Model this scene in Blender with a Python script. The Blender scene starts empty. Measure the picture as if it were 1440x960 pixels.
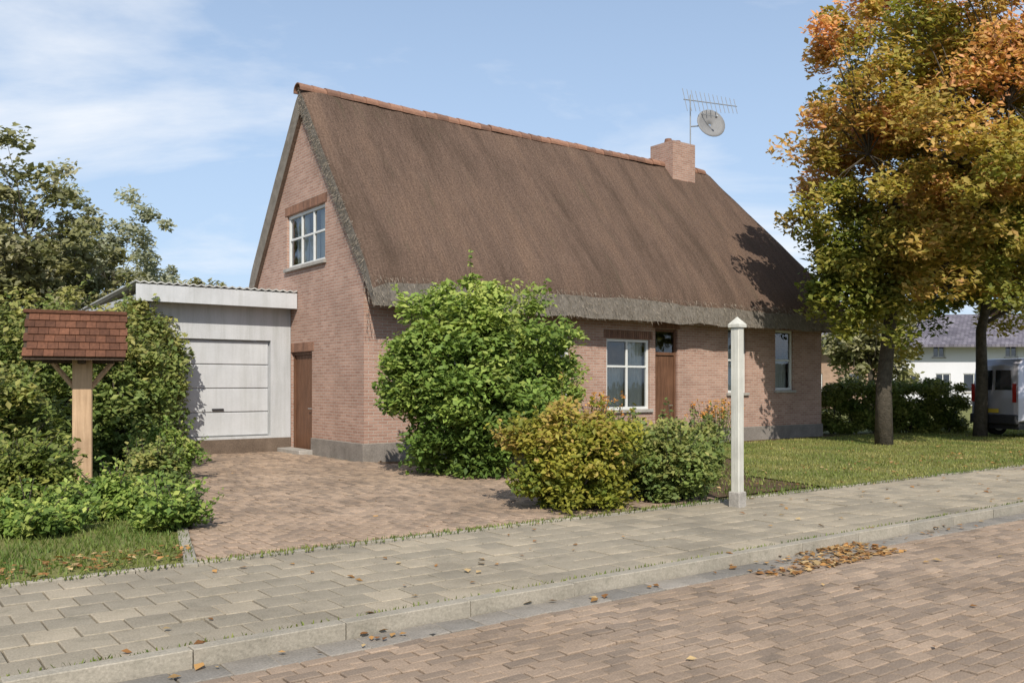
import bpy, bmesh, math, random
import numpy as np
from mathutils import Vector, noise, Matrix
random.seed(7); RNG = np.random.default_rng(7)
S = bpy.context.scene; COL = S.collection
# ------------------------------------------------------------------ camera, sky, sun, exposure
F, HOR, EYE = 1247.0, 540.0, 1.6
cd = bpy.data.cameras.new('camera'); cam = bpy.data.objects.new('camera', cd); COL.objects.link(cam); S.camera = cam
cd.sensor_width = 36; cd.lens = F/1440*36; cd.shift_y = (HOR-480)/1440; cd.clip_end = 5000
cam.location = (0, 0, EYE); cam.rotation_euler = (math.radians(90), 0, 0)
EL, AZ = 41.0, 175.0
wd = bpy.data.worlds.new('World'); S.world = wd; wd.use_nodes = True
def build_world():
    nt = wd.node_tree; N = nt.nodes; L = nt.links
    sky = N.new('ShaderNodeTexSky'); sky.sky_type = 'NISHITA'; sky.sun_disc = False
    sky.sun_elevation = math.radians(EL); sky.sun_rotation = math.radians(AZ)
    sky.air_density = 1.0; sky.dust_density = 0.6; sky.ozone_density = 2.2
    geo = N.new('ShaderNodeTexCoord')
    sep = N.new('ShaderNodeSeparateXYZ'); L.new(geo.outputs['Generated'], sep.inputs[0])
    zc = N.new('ShaderNodeMath'); zc.operation = 'MAXIMUM'; zc.inputs[1].default_value = 0.0; L.new(sep.outputs['Z'], zc.inputs[0])
    za = N.new('ShaderNodeMath'); za.inputs[1].default_value = 0.10; L.new(zc.outputs[0], za.inputs[0])
    cv = N.new('ShaderNodeCombineXYZ')
    for i, a in enumerate('XY'):
        dv = N.new('ShaderNodeMath'); dv.operation = 'DIVIDE'; L.new(sep.outputs[a], dv.inputs[0]); L.new(za.outputs[0], dv.inputs[1]); L.new(dv.outputs[0], cv.inputs[i])
    mp = N.new('ShaderNodeMapping'); mp.inputs['Location'].default_value = (34.16, 39.59, 0); mp.inputs['Scale'].default_value = (0.55, 0.75, 1); L.new(cv.outputs[0], mp.inputs[0])
    n1 = N.new('ShaderNodeTexNoise'); n1.inputs['Scale'].default_value = 0.85; n1.inputs['Detail'].default_value = 9; n1.inputs['Roughness'].default_value = 0.58; n1.inputs['Distortion'].default_value = 0.35
    L.new(mp.outputs[0], n1.inputs['Vector'])
    r1 = N.new('ShaderNodeValToRGB'); r1.color_ramp.elements[0].position = 0.485; r1.color_ramp.elements[1].position = 0.67; L.new(n1.outputs[0], r1.inputs[0])
    # haze thickening toward the horizon all round, then the clouds
    hz = N.new('ShaderNodeMapRange'); hz.inputs['From Min'].default_value = 0.0; hz.inputs['From Max'].default_value = 0.6; hz.inputs['To Min'].default_value = 0.9; hz.inputs['To Max'].default_value = 0.25
    L.new(zc.outputs[0], hz.inputs['Value'])
    m0 = N.new('ShaderNodeMix'); m0.data_type = 'RGBA'; m0.inputs['B'].default_value = (3.7, 4.75, 6.25, 1); L.new(hz.outputs[0], m0.inputs['Factor']); L.new(sky.outputs[0], m0.inputs['A'])
    fac = N.new('ShaderNodeMath'); fac.operation = 'MULTIPLY'; fac.inputs[1].default_value = 0.85; fac.use_clamp = True; L.new(r1.outputs[0], fac.inputs[0])
    mx = N.new('ShaderNodeMix'); mx.data_type = 'RGBA'; mx.inputs['B'].default_value = (6.5, 6.7, 7.0, 1)
    L.new(fac.outputs[0], mx.inputs['Factor']); L.new(m0.outputs['Result'], mx.inputs['A'])
    bg = N['Background']; bg.inputs[1].default_value = 0.125; L.new(mx.outputs['Result'], bg.inputs[0])
build_world()
sl = bpy.data.lights.new('sun', 'SUN'); sl.energy = 4.2; sl.angle = 0.0093; sl.color = (1, 0.94, 0.85)
so = bpy.data.objects.new('sun', sl); COL.objects.link(so)
a, e = math.radians(AZ), math.radians(EL)
SUN = Vector((math.sin(a)*math.cos(e), math.cos(a)*math.cos(e), math.sin(e)))
so.location = (0, 0, 60); so.rotation_euler = (-SUN).to_track_quat('-Z', 'Y').to_euler()
vs = S.view_settings; vs.view_transform = 'Standard'; vs.look = 'None'; vs.gamma = 1; vs.exposure = 0.25; vs.use_curve_mapping = False
# ------------------------------------------------------------------ frame of the place: s along the road, o away from it
TH = math.radians(36.6); R = Vector((math.cos(TH), math.sin(TH), 0)); G = Vector((-math.sin(TH), math.cos(TH), 0))
O = Vector((-0.7, 6.2, 0)); YAW = TH
def pt(s, o, z=0.0): return O + R*s + G*o + Vector((0, 0, z))
def so_of(p): d = Vector((p[0], p[1], 0)) - O; return d.dot(R), d.dot(G)
def ground(x, y): D = EYE*F/(y-HOR); return Vector(((x-720)/F*D, D, 0))
HS, HO = 5.23, 10.94                                  # house corner (u = 0, v = 0)
def hp(u, v, z=0.0): return pt(HS+u, HO+v, z)
# ------------------------------------------------------------------ materials
def new_mat(name, rough=0.8, spec=0.3):
    m = bpy.data.materials.new(name); m.use_nodes = True
    b = m.node_tree.nodes['Principled BSDF']; b.inputs['Roughness'].default_value = rough; b.inputs['Specular IOR Level'].default_value = spec
    return m, m.node_tree.nodes, m.node_tree.links, b
def ramp(N, stops):
    r = N.new('ShaderNodeValToRGB'); el = r.color_ramp.elements
    while len(el) < len(stops): el.new(0.5)
    for i, (p, c) in enumerate(stops): el[i].position = p; el[i].color = (*c, 1)
    return r
def tex(N, L, scale, detail=6, vec=None, rough=0.55, kind='Noise'):
    t = N.new('ShaderNodeTex'+kind); t.inputs['Scale'].default_value = scale
    if kind == 'Noise': t.inputs['Detail'].default_value = detail; t.inputs['Roughness'].default_value = rough
    if vec is not None: L.new(vec, t.inputs['Vector'])
    return t
def bump(N, L, h, b, strength=0.4, dist=0.02, prev=None):
    n = N.new('ShaderNodeBump'); n.inputs['Strength'].default_value = strength; n.inputs['Distance'].default_value = dist
    L.new(h, n.inputs['Height'])
    if prev: L.new(prev.outputs[0], n.inputs['Normal'])
    L.new(n.outputs[0], b.inputs['Normal']); return n
def mul(N, L, A, B, mode='MULTIPLY', f=1.0):
    m = N.new('ShaderNodeMix'); m.data_type = 'RGBA'; m.blend_type = mode; m.inputs['Factor'].default_value = f
    for s, v in (('A', A), ('B', B)):
        if isinstance(v, tuple): m.inputs[s].default_value = (*v, 1)
        else: L.new(v, m.inputs[s])
    return m.outputs['Result']
def mottled(name, stops, scale=3.0, fine=60.0, rough=0.85, spec=0.25, bs=0.3, bd=0.01, coord='Object', tone=0.0, finebump=True, stain=0.0, streak=0.0, grain=1.0):
    m, N, L, b = new_mat(name, rough, spec)
    tc = N.new('ShaderNodeTexCoord'); v = tc.outputs[coord]
    if coord == 'World': pass
    n1 = tex(N, L, scale, 8, v, 0.62); n2 = tex(N, L, fine, 4, v, 0.6)
    r = ramp(N, stops); L.new(n1.outputs[0], r.inputs[0])
    r2 = ramp(N, [(0.25, (1-.28*grain,)*3), (0.75, (1+.22*grain,)*3)]); L.new(n2.outputs[0], r2.inputs[0])
    c = mul(N, L, r.outputs[0], r2.outputs[0])
    if stain:
        gp = N.new('ShaderNodeNewGeometry'); s1 = tex(N, L, 0.75, 9, gp.outputs['Position'], 0.68); q1 = ramp(N, [(0.32, (1-stain,)*3), (0.5, (1, 1, 1)), (0.72, (1+stain*.5,)*3)]); L.new(s1.outputs[0], q1.inputs[0]); c = mul(N, L, c, q1.outputs[0])
        s2 = tex(N, L, 5.5, 8, gp.outputs['Position'], 0.75); q2 = ramp(N, [(0.34, (1-stain*.8, 1-stain*.75, 1-stain*.8)), (0.48, (1, 1, 1))]); L.new(s2.outputs[0], q2.inputs[0]); c = mul(N, L, c, q2.outputs[0])
    if streak:
        gp = N.new('ShaderNodeNewGeometry'); mq = N.new('ShaderNodeMapping'); mq.inputs['Scale'].default_value = (5, 5, .35); L.new(gp.outputs['Position'], mq.inputs[0])
        s1 = tex(N, L, 1.0, 8, mq.outputs[0], 0.7); q1 = ramp(N, [(0.3, (1-streak, 1-streak, 1-streak*1.15)), (0.55, (1, 1, 1))]); L.new(s1.outputs[0], q1.inputs[0]); c = mul(N, L, c, q1.outputs[0])
    if tone:
        at = N.new('ShaderNodeAttribute'); at.attribute_name = 'tone'
        r3 = ramp(N, [(0, (1-tone, 1-tone*0.97, 1-tone*0.9)), (1, (1+tone, 1+tone*0.85, 1+tone*0.7))]); L.new(at.outputs['Fac'], r3.inputs[0])
        c = mul(N, L, c, r3.outputs[0])
    L.new(c, b.inputs['Base Color']); bump(N, L, n2.outputs[0] if finebump else n1.outputs[0], b, bs, bd)
    return m
def world_mat(name, stops, scale=0.6, fine=18.0, rough=0.9, bs=0.5, bd=0.03, speck=None):
    """ground materials: world position, no object frame"""
    m, N, L, b = new_mat(name, rough, 0.2)
    g = N.new('ShaderNodeNewGeometry'); v = g.outputs['Position']
    n1 = tex(N, L, scale, 9, v, 0.65); n2 = tex(N, L, fine, 8, v, 0.7)
    r = ramp(N, stops); L.new(n1.outputs[0], r.inputs[0])
    r2 = ramp(N, [(0.3, (0.6,)*3), (0.7, (1.3,)*3)]); L.new(n2.outputs[0], r2.inputs[0])
    L.new(mul(N, L, r.outputs[0], r2.outputs[0]), b.inputs['Base Color']); bump(N, L, n2.outputs[0], b, bs, bd)
    return m
def plain(name, c, rough=0.5, spec=0.4, metal=0.0, var=0.12, scale=6.0):
    m, N, L, b = new_mat(name, rough, spec); b.inputs['Metallic'].default_value = metal
    tc = N.new('ShaderNodeTexCoord'); n = tex(N, L, scale, 8, tc.outputs['Object'], 0.65)
    r = ramp(N, [(0.25, tuple(x*(1-var) for x in c)), (0.75, tuple(min(1, x*(1+var)) for x in c))]); L.new(n.outputs[0], r.inputs[0])
    L.new(r.outputs[0], b.inputs['Base Color']); bump(N, L, n.outputs[0], b, 0.08, 0.01); return m
def wood(name, c0, c1, rough=0.75, tone=0.0, axis=2):
    m, N, L, b = new_mat(name, rough, 0.25); tc = N.new('ShaderNodeTexCoord'); mp = N.new('ShaderNodeMapping'); sc = [26, 26, 26]; sc[axis] = 1.6
    mp.inputs['Scale'].default_value = sc; L.new(tc.outputs['Object'], mp.inputs[0]); g = tex(N, L, 1.0, 7, mp.outputs[0], 0.65); bg_ = tex(N, L, 2.0, 7, tc.outputs['Object'], 0.6)
    r = ramp(N, [(0.28, c0), (0.72, c1)]); L.new(g.outputs[0], r.inputs[0]); r2 = ramp(N, [(0.3, (0.78, 0.77, 0.76)), (0.7, (1.18, 1.17, 1.15))]); L.new(bg_.outputs[0], r2.inputs[0]); c = mul(N, L, r.outputs[0], r2.outputs[0])
    if tone:
        at = N.new('ShaderNodeAttribute'); at.attribute_name = 'tone'; r3 = ramp(N, [(0, (1-tone,)*3), (1, (1+tone, 1+tone*.9, 1+tone*.8))]); L.new(at.outputs['Fac'], r3.inputs[0]); c = mul(N, L, c, r3.outputs[0])
    L.new(c, b.inputs['Base Color']); bump(N, L, g.outputs[0], b, 0.4, 0.01); return m
def leaf_mat(name, hue_stops, trans=0.35, rough=0.55):
    m = bpy.data.materials.new(name); m.use_nodes = True; N = m.node_tree.nodes; L = m.node_tree.links
    b = N['Principled BSDF']; b.inputs['Roughness'].default_value = rough; b.inputs['Specular IOR Level'].default_value = 0.25
    at = N.new('ShaderNodeAttribute'); at.attribute_name = 'hue'; r = ramp(N, hue_stops); L.new(at.outputs['Fac'], r.inputs[0])
    a2 = N.new('ShaderNodeAttribute'); a2.attribute_name = 'tone'; r2 = ramp(N, [(0, (0.62,)*3), (1, (1.35,)*3)]); L.new(a2.outputs['Fac'], r2.inputs[0])
    c = mul(N, L, r.outputs[0], r2.outputs[0]); L.new(c, b.inputs['Base Color'])
    t = N.new('ShaderNodeBsdfTranslucent'); L.new(mul(N, L, c, (1.15, 1.2, 0.7)), t.inputs[0])
    mx = N.new('ShaderNodeMixShader'); mx.inputs[0].default_value = trans
    L.new(b.outputs[0], mx.inputs[1]); L.new(t.outputs[0], mx.inputs[2]); L.new(mx.outputs[0], N['Material Output'].inputs[0]); return m
def brick_mat(name, c1, c2, mortar, uvname='UVMap'):
    m, N, L, b = new_mat(name, 0.88, 0.2)
    uv = N.new('ShaderNodeUVMap'); uv.uv_map = uvname
    wob = tex(N, L, 3.0, 3, uv.outputs[0]); 
    vm = N.new('ShaderNodeVectorMath'); vm.operation = 'MULTIPLY_ADD'; vm.inputs[1].default_value = (0.012, 0.012, 0); L.new(wob.outputs['Color'], vm.inputs[0]); L.new(uv.outputs[0], vm.inputs[2])
    br = N.new('ShaderNodeTexBrick'); br.inputs['Scale'].default_value = 1; br.inputs['Brick Width'].default_value = 0.22; br.inputs['Row Height'].default_value = 0.065
    br.inputs['Mortar Size'].default_value = 0.007; br.inputs['Mortar Smooth'].default_value = 0.3; br.inputs['Bias'].default_value = -0.1
    br.inputs['Color1'].default_value = (*c1, 1); br.inputs['Color2'].default_value = (*c2, 1); br.inputs['Mortar'].default_value = (*mortar, 1); L.new(vm.outputs[0], br.inputs['Vector'])
    n1 = tex(N, L, 0.8, 8, uv.outputs[0], 0.65); r1 = ramp(N, [(0.3, (0.78, 0.76, 0.74)), (0.72, (1.16, 1.14, 1.12))]); L.new(n1.outputs[0], r1.inputs[0])
    n2 = tex(N, L, 45, 4, uv.outputs[0], 0.6); r2 = ramp(N, [(0.3, (0.8,)*3), (0.7, (1.18,)*3)]); L.new(n2.outputs[0], r2.inputs[0])
    c = mul(N, L, mul(N, L, br.outputs['Color'], r1.outputs[0]), r2.outputs[0]); L.new(c, b.inputs['Base Color'])
    inv = N.new('ShaderNodeMath'); inv.operation = 'SUBTRACT'; inv.inputs[0].default_value = 1; L.new(br.outputs['Fac'], inv.inputs[1])
    p = bump(N, L, inv.outputs[0], b, 0.7, 0.008); bump(N, L, n2.outputs[0], b, 0.25, 0.006, p); return m
def tiled(name, c0, c1):
    m, N, L, b = new_mat(name, 0.7, 0.3); tc = N.new('ShaderNodeTexCoord')
    br = N.new('ShaderNodeTexBrick'); br.inputs['Scale'].default_value = 1; br.inputs['Brick Width'].default_value = 0.3; br.inputs['Row Height'].default_value = 0.28; br.inputs['Mortar Size'].default_value = 0.02
    br.inputs['Color1'].default_value = (*c0, 1); br.inputs['Color2'].default_value = (*c1, 1); br.inputs['Mortar'].default_value = (c0[0]*.5, c0[1]*.5, c0[2]*.5, 1); L.new(tc.outputs['Object'], br.inputs['Vector'])
    n = tex(N, L, 0.5, 8, tc.outputs['Object'], 0.65); r = ramp(N, [(0.3, (0.7,)*3), (0.7, (1.25,)*3)]); L.new(n.outputs[0], r.inputs[0]); L.new(mul(N, L, br.outputs['Color'], r.outputs[0]), b.inputs['Base Color'])
    bump(N, L, br.outputs['Fac'], b, -0.6, 0.02); return m
def thatch_mat():
    m, N, L, b = new_mat('thatch', 0.95, 0.1)
    uv = N.new('ShaderNodeUVMap'); uv.uv_map = 'UVMap'
    mp = N.new('ShaderNodeMapping'); mp.inputs['Scale'].default_value = (30, 1.9, 1); L.new(uv.outputs[0], mp.inputs[0])
    st = tex(N, L, 1.0, 7, mp.outputs[0], 0.7)
    mp2 = N.new('ShaderNodeMapping'); mp2.inputs['Scale'].default_value = (1.5, 0.28, 1); L.new(uv.outputs[0], mp2.inputs[0])
    big = tex(N, L, 0.9, 9, mp2.outputs[0], 0.66)
    fn = tex(N, L, 22, 6, uv.outputs[0], 0.7)
    r = ramp(N, [(0.2, (0.085, 0.058, 0.043)), (0.5, (0.132, 0.09, 0.067)), (0.8, (0.17, 0.122, 0.093))]); L.new(st.outputs[0], r.inputs[0])
    r2 = ramp(N, [(0.30, (0.60, 0.60, 0.58)), (0.5, (1, 0.98, 0.97)), (0.72, (1.32, 1.26, 1.18))]); L.new(big.outputs[0], r2.inputs[0])
    r3 = ramp(N, [(0.3, (0.55,)*3), (0.7, (1.42,)*3)]); L.new(fn.outputs[0], r3.inputs[0])
    # moss streaks that have settled on the old straw
    ms = tex(N, L, 1.6, 8, mp2.outputs[0], 0.7); rm = ramp(N, [(0.58, (0, 0, 0)), (0.72, (0.55,)*3)]); L.new(ms.outputs[0], rm.inputs[0])
    c = mul(N, L, mul(N, L, r.outputs[0], r2.outputs[0]), r3.outputs[0])
    mm = N.new('ShaderNodeMix'); mm.data_type = 'RGBA'; L.new(rm.outputs[0], mm.inputs['Factor']); L.new(c, mm.inputs['A']); mm.inputs['B'].default_value = (0.085, 0.075, 0.045, 1)
    L.new(mm.outputs['Result'], b.inputs['Base Color'])
    p = bump(N, L, st.outputs[0], b, 0.9, 0.05); bump(N, L, fn.outputs[0], b, 0.5, 0.03, p); return m
def glass_mat():
    m = bpy.data.materials.new('window_glass'); m.use_nodes = True; N = m.node_tree.nodes; L = m.node_tree.links
    N.remove(N['Principled BSDF']); gl = N.new('ShaderNodeBsdfGlossy'); gl.inputs['Roughness'].default_value = 0.02; gl.inputs[0].default_value = (0.95, 0.97, 1, 1)
    tr = N.new('ShaderNodeBsdfTransparent'); tr.inputs[0].default_value = (0.82, 0.86, 0.85, 1)
    fr = N.new('ShaderNodeFresnel'); fr.inputs[0].default_value = 1.9
    nz = N.new('ShaderNodeTexNoise'); nz.inputs['Scale'].default_value = 2.2; bm = N.new('ShaderNodeBump'); bm.inputs['Strength'].default_value = 0.05; bm.inputs['Distance'].default_value = 0.05; L.new(nz.outputs[0], bm.inputs['Height']); L.new(bm.outputs[0], gl.inputs['Normal'])
    mx = N.new('ShaderNodeMixShader'); L.new(fr.outputs[0], mx.inputs[0]); L.new(tr.outputs[0], mx.inputs[1]); L.new(gl.outputs[0], mx.inputs[2]); L.new(mx.outputs[0], N['Material Output'].inputs[0]); return m
M = dict(
  brick=brick_mat('house_brick', (0.335, 0.20, 0.152), (0.435, 0.28, 0.218), (0.44, 0.385, 0.33)),
  farbrick=brick_mat('far_brick', (0.30, 0.19, 0.12), (0.38, 0.25, 0.17), (0.42, 0.36, 0.3)),
  thatch=thatch_mat(), glass=glass_mat(),
  ridge=mottled('ridge_clay', [(0.3, (0.17, 0.09, 0.06)), (0.7, (0.27, 0.15, 0.10))], 4, 40, 0.85, tone=0.25),
  white=plain('white_paint', (0.60, 0.60, 0.57), 0.45, 0.4, 0, 0.07, 9),
  cloth=plain('net_curtain', (0.78, 0.77, 0.72), 0.9, 0.1, 0, 0.05, 14),
  stone=mottled('sill_stone', [(0.3, (0.26, 0.24, 0.21)), (0.7, (0.40, 0.37, 0.33))], 5, 50),
  plinth=mottled('plinth_render', [(0.3, (0.16, 0.14, 0.12)), (0.7, (0.26, 0.23, 0.20))], 2.5, 40),
  door=wood('brown_door', (0.085, 0.04, 0.022), (0.17, 0.085, 0.048), 0.6),
  beam=wood('dark_timber', (0.04, 0.026, 0.017), (0.09, 0.06, 0.04)),
  inside=plain('room_plaster', (0.30, 0.27, 0.22), 0.9, 0.1),
  gwhite=mottled('garage_white', [(0.3, (0.47, 0.475, 0.475)), (0.7, (0.55, 0.555, 0.555))], 1.5, 20, 0.5, 0.3, bs=0.05, streak=0.16, grain=.15), plinthbrick=mottled('plinth_brown', [(0.3, (0.11, 0.08, 0.058)), (0.7, (0.18, 0.135, 0.10))], 2.5, 40),
  farwhite=plain('far_white_render', (0.62, 0.62, 0.64), 0.9, 0.1, 0, 0.05, .5),
  dishgrey=plain('dish_grey', (0.20, 0.20, 0.20), 0.6, 0.3),
  cut=mottled('cut_reed', [(0.3, (0.15, 0.13, 0.105)), (0.7, (0.25, 0.22, 0.185))], 6, 90, 0.95, bs=0.9, bd=0.02),
  render=mottled('white_render', [(0.3, (0.45, 0.455, 0.455)), (0.7, (0.53, 0.535, 0.535))], 1.2, 60, 0.9, bs=0.15, streak=0.2, grain=.4),
  sheet=mottled('pale_roof_sheet', [(0.3, (0.36, 0.36, 0.34)), (0.7, (0.50, 0.50, 0.47))], 1.4, 30, 0.7, tone=0.08),
  slate=tiled('blue_slate', (0.105, 0.095, 0.115), (0.185, 0.17, 0.195)),
  steel=plain('zinc', (0.36, 0.37, 0.37), 0.45, 0.5, 0.5),
  postpale=wood('pale_painted_wood', (0.44, 0.43, 0.375), (0.58, 0.57, 0.51), 0.7),
  oak=wood('weathered_oak', (0.36, 0.235, 0.14), (0.56, 0.39, 0.245), 0.8, 0.12),
  redwood=wood('brown_shingle', (0.075, 0.032, 0.018), (0.145, 0.064, 0.036), 0.8, 0.32, 1),
  paver=mottled('road_paver', [(0.3, (0.235, 0.175, 0.125)), (0.7, (0.325, 0.247, 0.182))], 0.9, 70, 0.9, bs=0.4, tone=0.24, stain=0.2),
  drive=mottled('drive_paver', [(0.3, (0.25, 0.183, 0.13)), (0.7, (0.355, 0.265, 0.192))], 0.9, 70, 0.9, bs=0.4, tone=0.26, stain=0.22),
  slab=mottled('pavement_slab', [(0.3, (0.275, 0.235, 0.172)), (0.7, (0.36, 0.31, 0.232))], 0.8, 80, 0.9, bs=0.35, tone=0.17, stain=0.24),
  gutter=mottled('gutter_stone', [(0.3, (0.19, 0.172, 0.145)), (0.7, (0.27, 0.245, 0.21))], 2, 60, 0.9, tone=0.2, stain=0.2),
  kerb=mottled('kerb_stone', [(0.3, (0.26, 0.235, 0.185)), (0.7, (0.35, 0.315, 0.255))], 2.5, 60, 0.9, tone=0.12, stain=0.22),
  joint=world_mat('joint_sand', [(0.3, (0.15, 0.125, 0.09)), (0.7, (0.22, 0.185, 0.135))], 3, 40),
  ground=world_mat('rough_ground', [(0.35, (0.09, 0.085, 0.035)), (0.65, (0.16, 0.135, 0.07))], 0.25, 9),
  soil=world_mat('bed_soil', [(0.3, (0.085, 0.055, 0.032)), (0.7, (0.17, 0.11, 0.065))], 1.6, 28, bs=0.9, bd=0.05),
  turf=world_mat('turf_soil', [(0.3, (0.12, 0.135, 0.035)), (0.7, (0.21, 0.20, 0.07))], 1.1, 30),
  grass=leaf_mat('grass_blades', [(0, (0.10, 0.16, 0.03)), (0.5, (0.22, 0.235, 0.06)), (1, (0.36, 0.31, 0.115))], 0.3),
  moss=leaf_mat('ground_cover_leaves', [(0, (0.078, 0.169, 0.039)), (0.6, (0.169, 0.26, 0.058)), (1, (0.286, 0.286, 0.065))], 0.3),
  litter=leaf_mat('fallen_leaves', [(0, (0.23, 0.10, 0.035)), (0.5, (0.36, 0.19, 0.06)), (1, (0.44, 0.32, 0.16))], 0.15, 0.8),
  bark=mottled('bark', [(0.3, (0.05, 0.042, 0.03)), (0.7, (0.115, 0.095, 0.07))], 6, 30, 0.95, bs=0.9, bd=0.04),
  autumn=leaf_mat('autumn_leaves', [(0, (0.15, 0.19, 0.035)), (0.38, (0.32, 0.29, 0.06)), (0.62, (0.46, 0.34, 0.085)), (0.85, (0.60, 0.35, 0.12)), (1, (0.74, 0.38, 0.19))], 0.45),
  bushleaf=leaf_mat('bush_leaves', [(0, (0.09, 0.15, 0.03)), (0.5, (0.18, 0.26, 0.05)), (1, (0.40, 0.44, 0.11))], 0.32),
  oliveleaf=leaf_mat('olive_leaves', [(0, (0.09, 0.125, 0.02)), (0.4, (0.21, 0.22, 0.03)), (0.75, (0.36, 0.32, 0.05)), (1, (0.42, 0.29, 0.08))], 0.35),
  hedgeleaf=leaf_mat('hedge_leaves', [(0, (0.075, 0.115, 0.02)), (0.5, (0.15, 0.18, 0.035)), (1, (0.26, 0.26, 0.06))], 0.25),
  treeleaf=leaf_mat('far_tree_leaves', [(0, (0.123, 0.133, 0.051)), (0.5, (0.232, 0.224, 0.093)), (1, (0.377, 0.35, 0.221))], 0.35),
  paleleaf=leaf_mat('pale_tree_leaves', [(0, (0.213, 0.225, 0.135)), (1, (0.425, 0.425, 0.297))], 0.35),
  sideleaf=leaf_mat('garden_leaves', [(0, (0.088, 0.136, 0.034)), (0.5, (0.184, 0.232, 0.06)), (1, (0.35, 0.32, 0.102))], 0.32),
  flower=leaf_mat('orange_petals', [(0, (0.55, 0.22, 0.04)), (1, (0.62, 0.36, 0.10))], 0.3),
  silver=plain('silver_car_paint', (0.46, 0.45, 0.50), 0.3, 0.5, 0.35, 0.03), tyre=plain('tyre_rubber', (0.025, 0.024, 0.023), 0.85, 0.2),
  trimdark=plain('dark_plastic', (0.035, 0.033, 0.034), 0.6, 0.3), lampred=plain('red_lens', (0.35, 0.02, 0.015), 0.2, 0.5),
  carglass=plain('tinted_glass', (0.02, 0.023, 0.026), 0.06, 0.7, 0, 0.05), plate=plain('yellow_plate', (0.6, 0.42, 0.05), 0.5, 0.3),
)
# ------------------------------------------------------------------ object helpers
def link(name, me, parent=None, mat=None):
    o = bpy.data.objects.new(name, me); COL.objects.link(o)
    if parent is not None: o.parent = parent
    if mat is not None and me is not None and not me.materials: me.materials.append(mat)
    return o
def tag(o, label, cat, group=None):
    o['label'] = label; o['category'] = cat
    if group: o['group'] = group
    return o
def thing(name, label, cat, loc=(0, 0, 0), rz=0.0, group=None):
    o = bpy.data.objects.new(name, None); COL.objects.link(o); o.location = loc; o.rotation_euler = (0, 0, rz); o.empty_display_size = 0.2
    return tag(o, label, cat, group)
def struct(o, kind='structure'): o['kind'] = kind; return o
def pyd(name, v, f, mat=None, parent=None, uv=None, smooth=False, tone=None):
    me = bpy.data.meshes.new(name); me.from_pydata([tuple(p) for p in v], [], f)
    if uv is not None:
        l = me.uv_layers.new(name='UVMap'); l.data.foreach_set('uv', [c for fc in uv for q in fc for c in q])
    if smooth: me.polygons.foreach_set('use_smooth', [True]*len(me.polygons))
    if tone is not None:
        at = me.attributes.new('tone', 'FLOAT', 'POINT'); at.data.foreach_set('value', tone if hasattr(tone, '__len__') else [tone]*len(v))
    me.update(); return link(name, me, parent, mat)
def bmo(name, bm, mat=None, parent=None, smooth=False, tone=None, bev=0.0):
    if bev: bmesh.ops.bevel(bm, geom=list(bm.edges), offset=bev, segments=1, affect='EDGES', clamp_overlap=True)
    bmesh.ops.recalc_face_normals(bm, faces=bm.faces)
    me = bpy.data.meshes.new(name); bm.to_mesh(me); bm.free()
    if smooth: me.polygons.foreach_set('use_smooth', [True]*len(me.polygons))
    if tone is not None:
        at = me.attributes.new('tone', 'FLOAT', 'POINT'); at.data.foreach_set('value', [tone]*len(me.vertices))
    return link(name, me, parent, mat)
def addbox(bm, x0, x1, y0, y1, z0, z1, M4=None):
    vs_ = [bm.verts.new((x, y, z)) for z in (z0, z1) for y in (y0, y1) for x in (x0, x1)]
    if M4: [setattr(v, 'co', M4 @ v.co) for v in vs_]
    for q in ((0, 2, 3, 1), (4, 5, 7, 6), (0, 1, 5, 4), (2, 6, 7, 3), (0, 4, 6, 2), (1, 3, 7, 5)): bm.faces.new([vs_[i] for i in q])
def box(name, x0, x1, y0, y1, z0, z1, mat, parent, bev=0.006, tone=None):
    bm = bmesh.new(); addbox(bm, x0, x1, y0, y1, z0, z1); return bmo(name, bm, mat, parent, bev=bev, tone=tone)
def tube(bm, pts, rad, n=8):
    rings = []
    for i, p in enumerate(pts):
        p = Vector(p); d = (Vector(pts[min(i+1, len(pts)-1)]) - Vector(pts[max(i-1, 0)])).normalized()
        x = d.orthogonal().normalized() if i == 0 else (rings[-1][1] - d*rings[-1][1].dot(d)).normalized()
        y = d.cross(x); rings.append(([bm.verts.new(p + (x*math.cos(t) + y*math.sin(t))*rad[i]) for t in [2*math.pi*k/n for k in range(n)]], x))
    for (a_, _), (b_, _) in zip(rings, rings[1:]):
        for k in range(n): bm.faces.new((a_[k], a_[(k+1) % n], b_[(k+1) % n], b_[k]))
    bm.faces.new(rings[-1][0]); bm.faces.new(rings[0][0][::-1])
def leaves(name, P, size, mat, parent=None, hue=None, tone=None, droop=0.0, up=0.4, aspect=0.55, sunny=0.9):
    """P: n x 3; each leaf is a folded diamond of two triangles"""
    n = len(P); size = size*RNG.uniform(0.75, 1.25, n); nrm = RNG.normal(size=(n, 3)); nrm[:, 2] = np.abs(nrm[:, 2]) + up*.6; nrm += np.array(SUN)*sunny; nrm /= np.linalg.norm(nrm, axis=1)[:, None]
    t = RNG.normal(size=(n, 3)); t[:, 2] -= droop; t -= nrm*np.sum(t*nrm, 1)[:, None]; t /= np.linalg.norm(t, axis=1)[:, None]
    b = np.cross(nrm, t); sz = (size*RNG.uniform(0.6, 1.4, n))[:, None]
    V = np.empty((n, 4, 3)); V[:, 0] = P - t*sz; V[:, 2] = P + t*sz
    V[:, 1] = P + b*sz*aspect + nrm*sz*0.18; V[:, 3] = P - b*sz*aspect + nrm*sz*0.18
    return tris(name, V.reshape(-1, 3), n, mat, parent, hue, tone)
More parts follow.
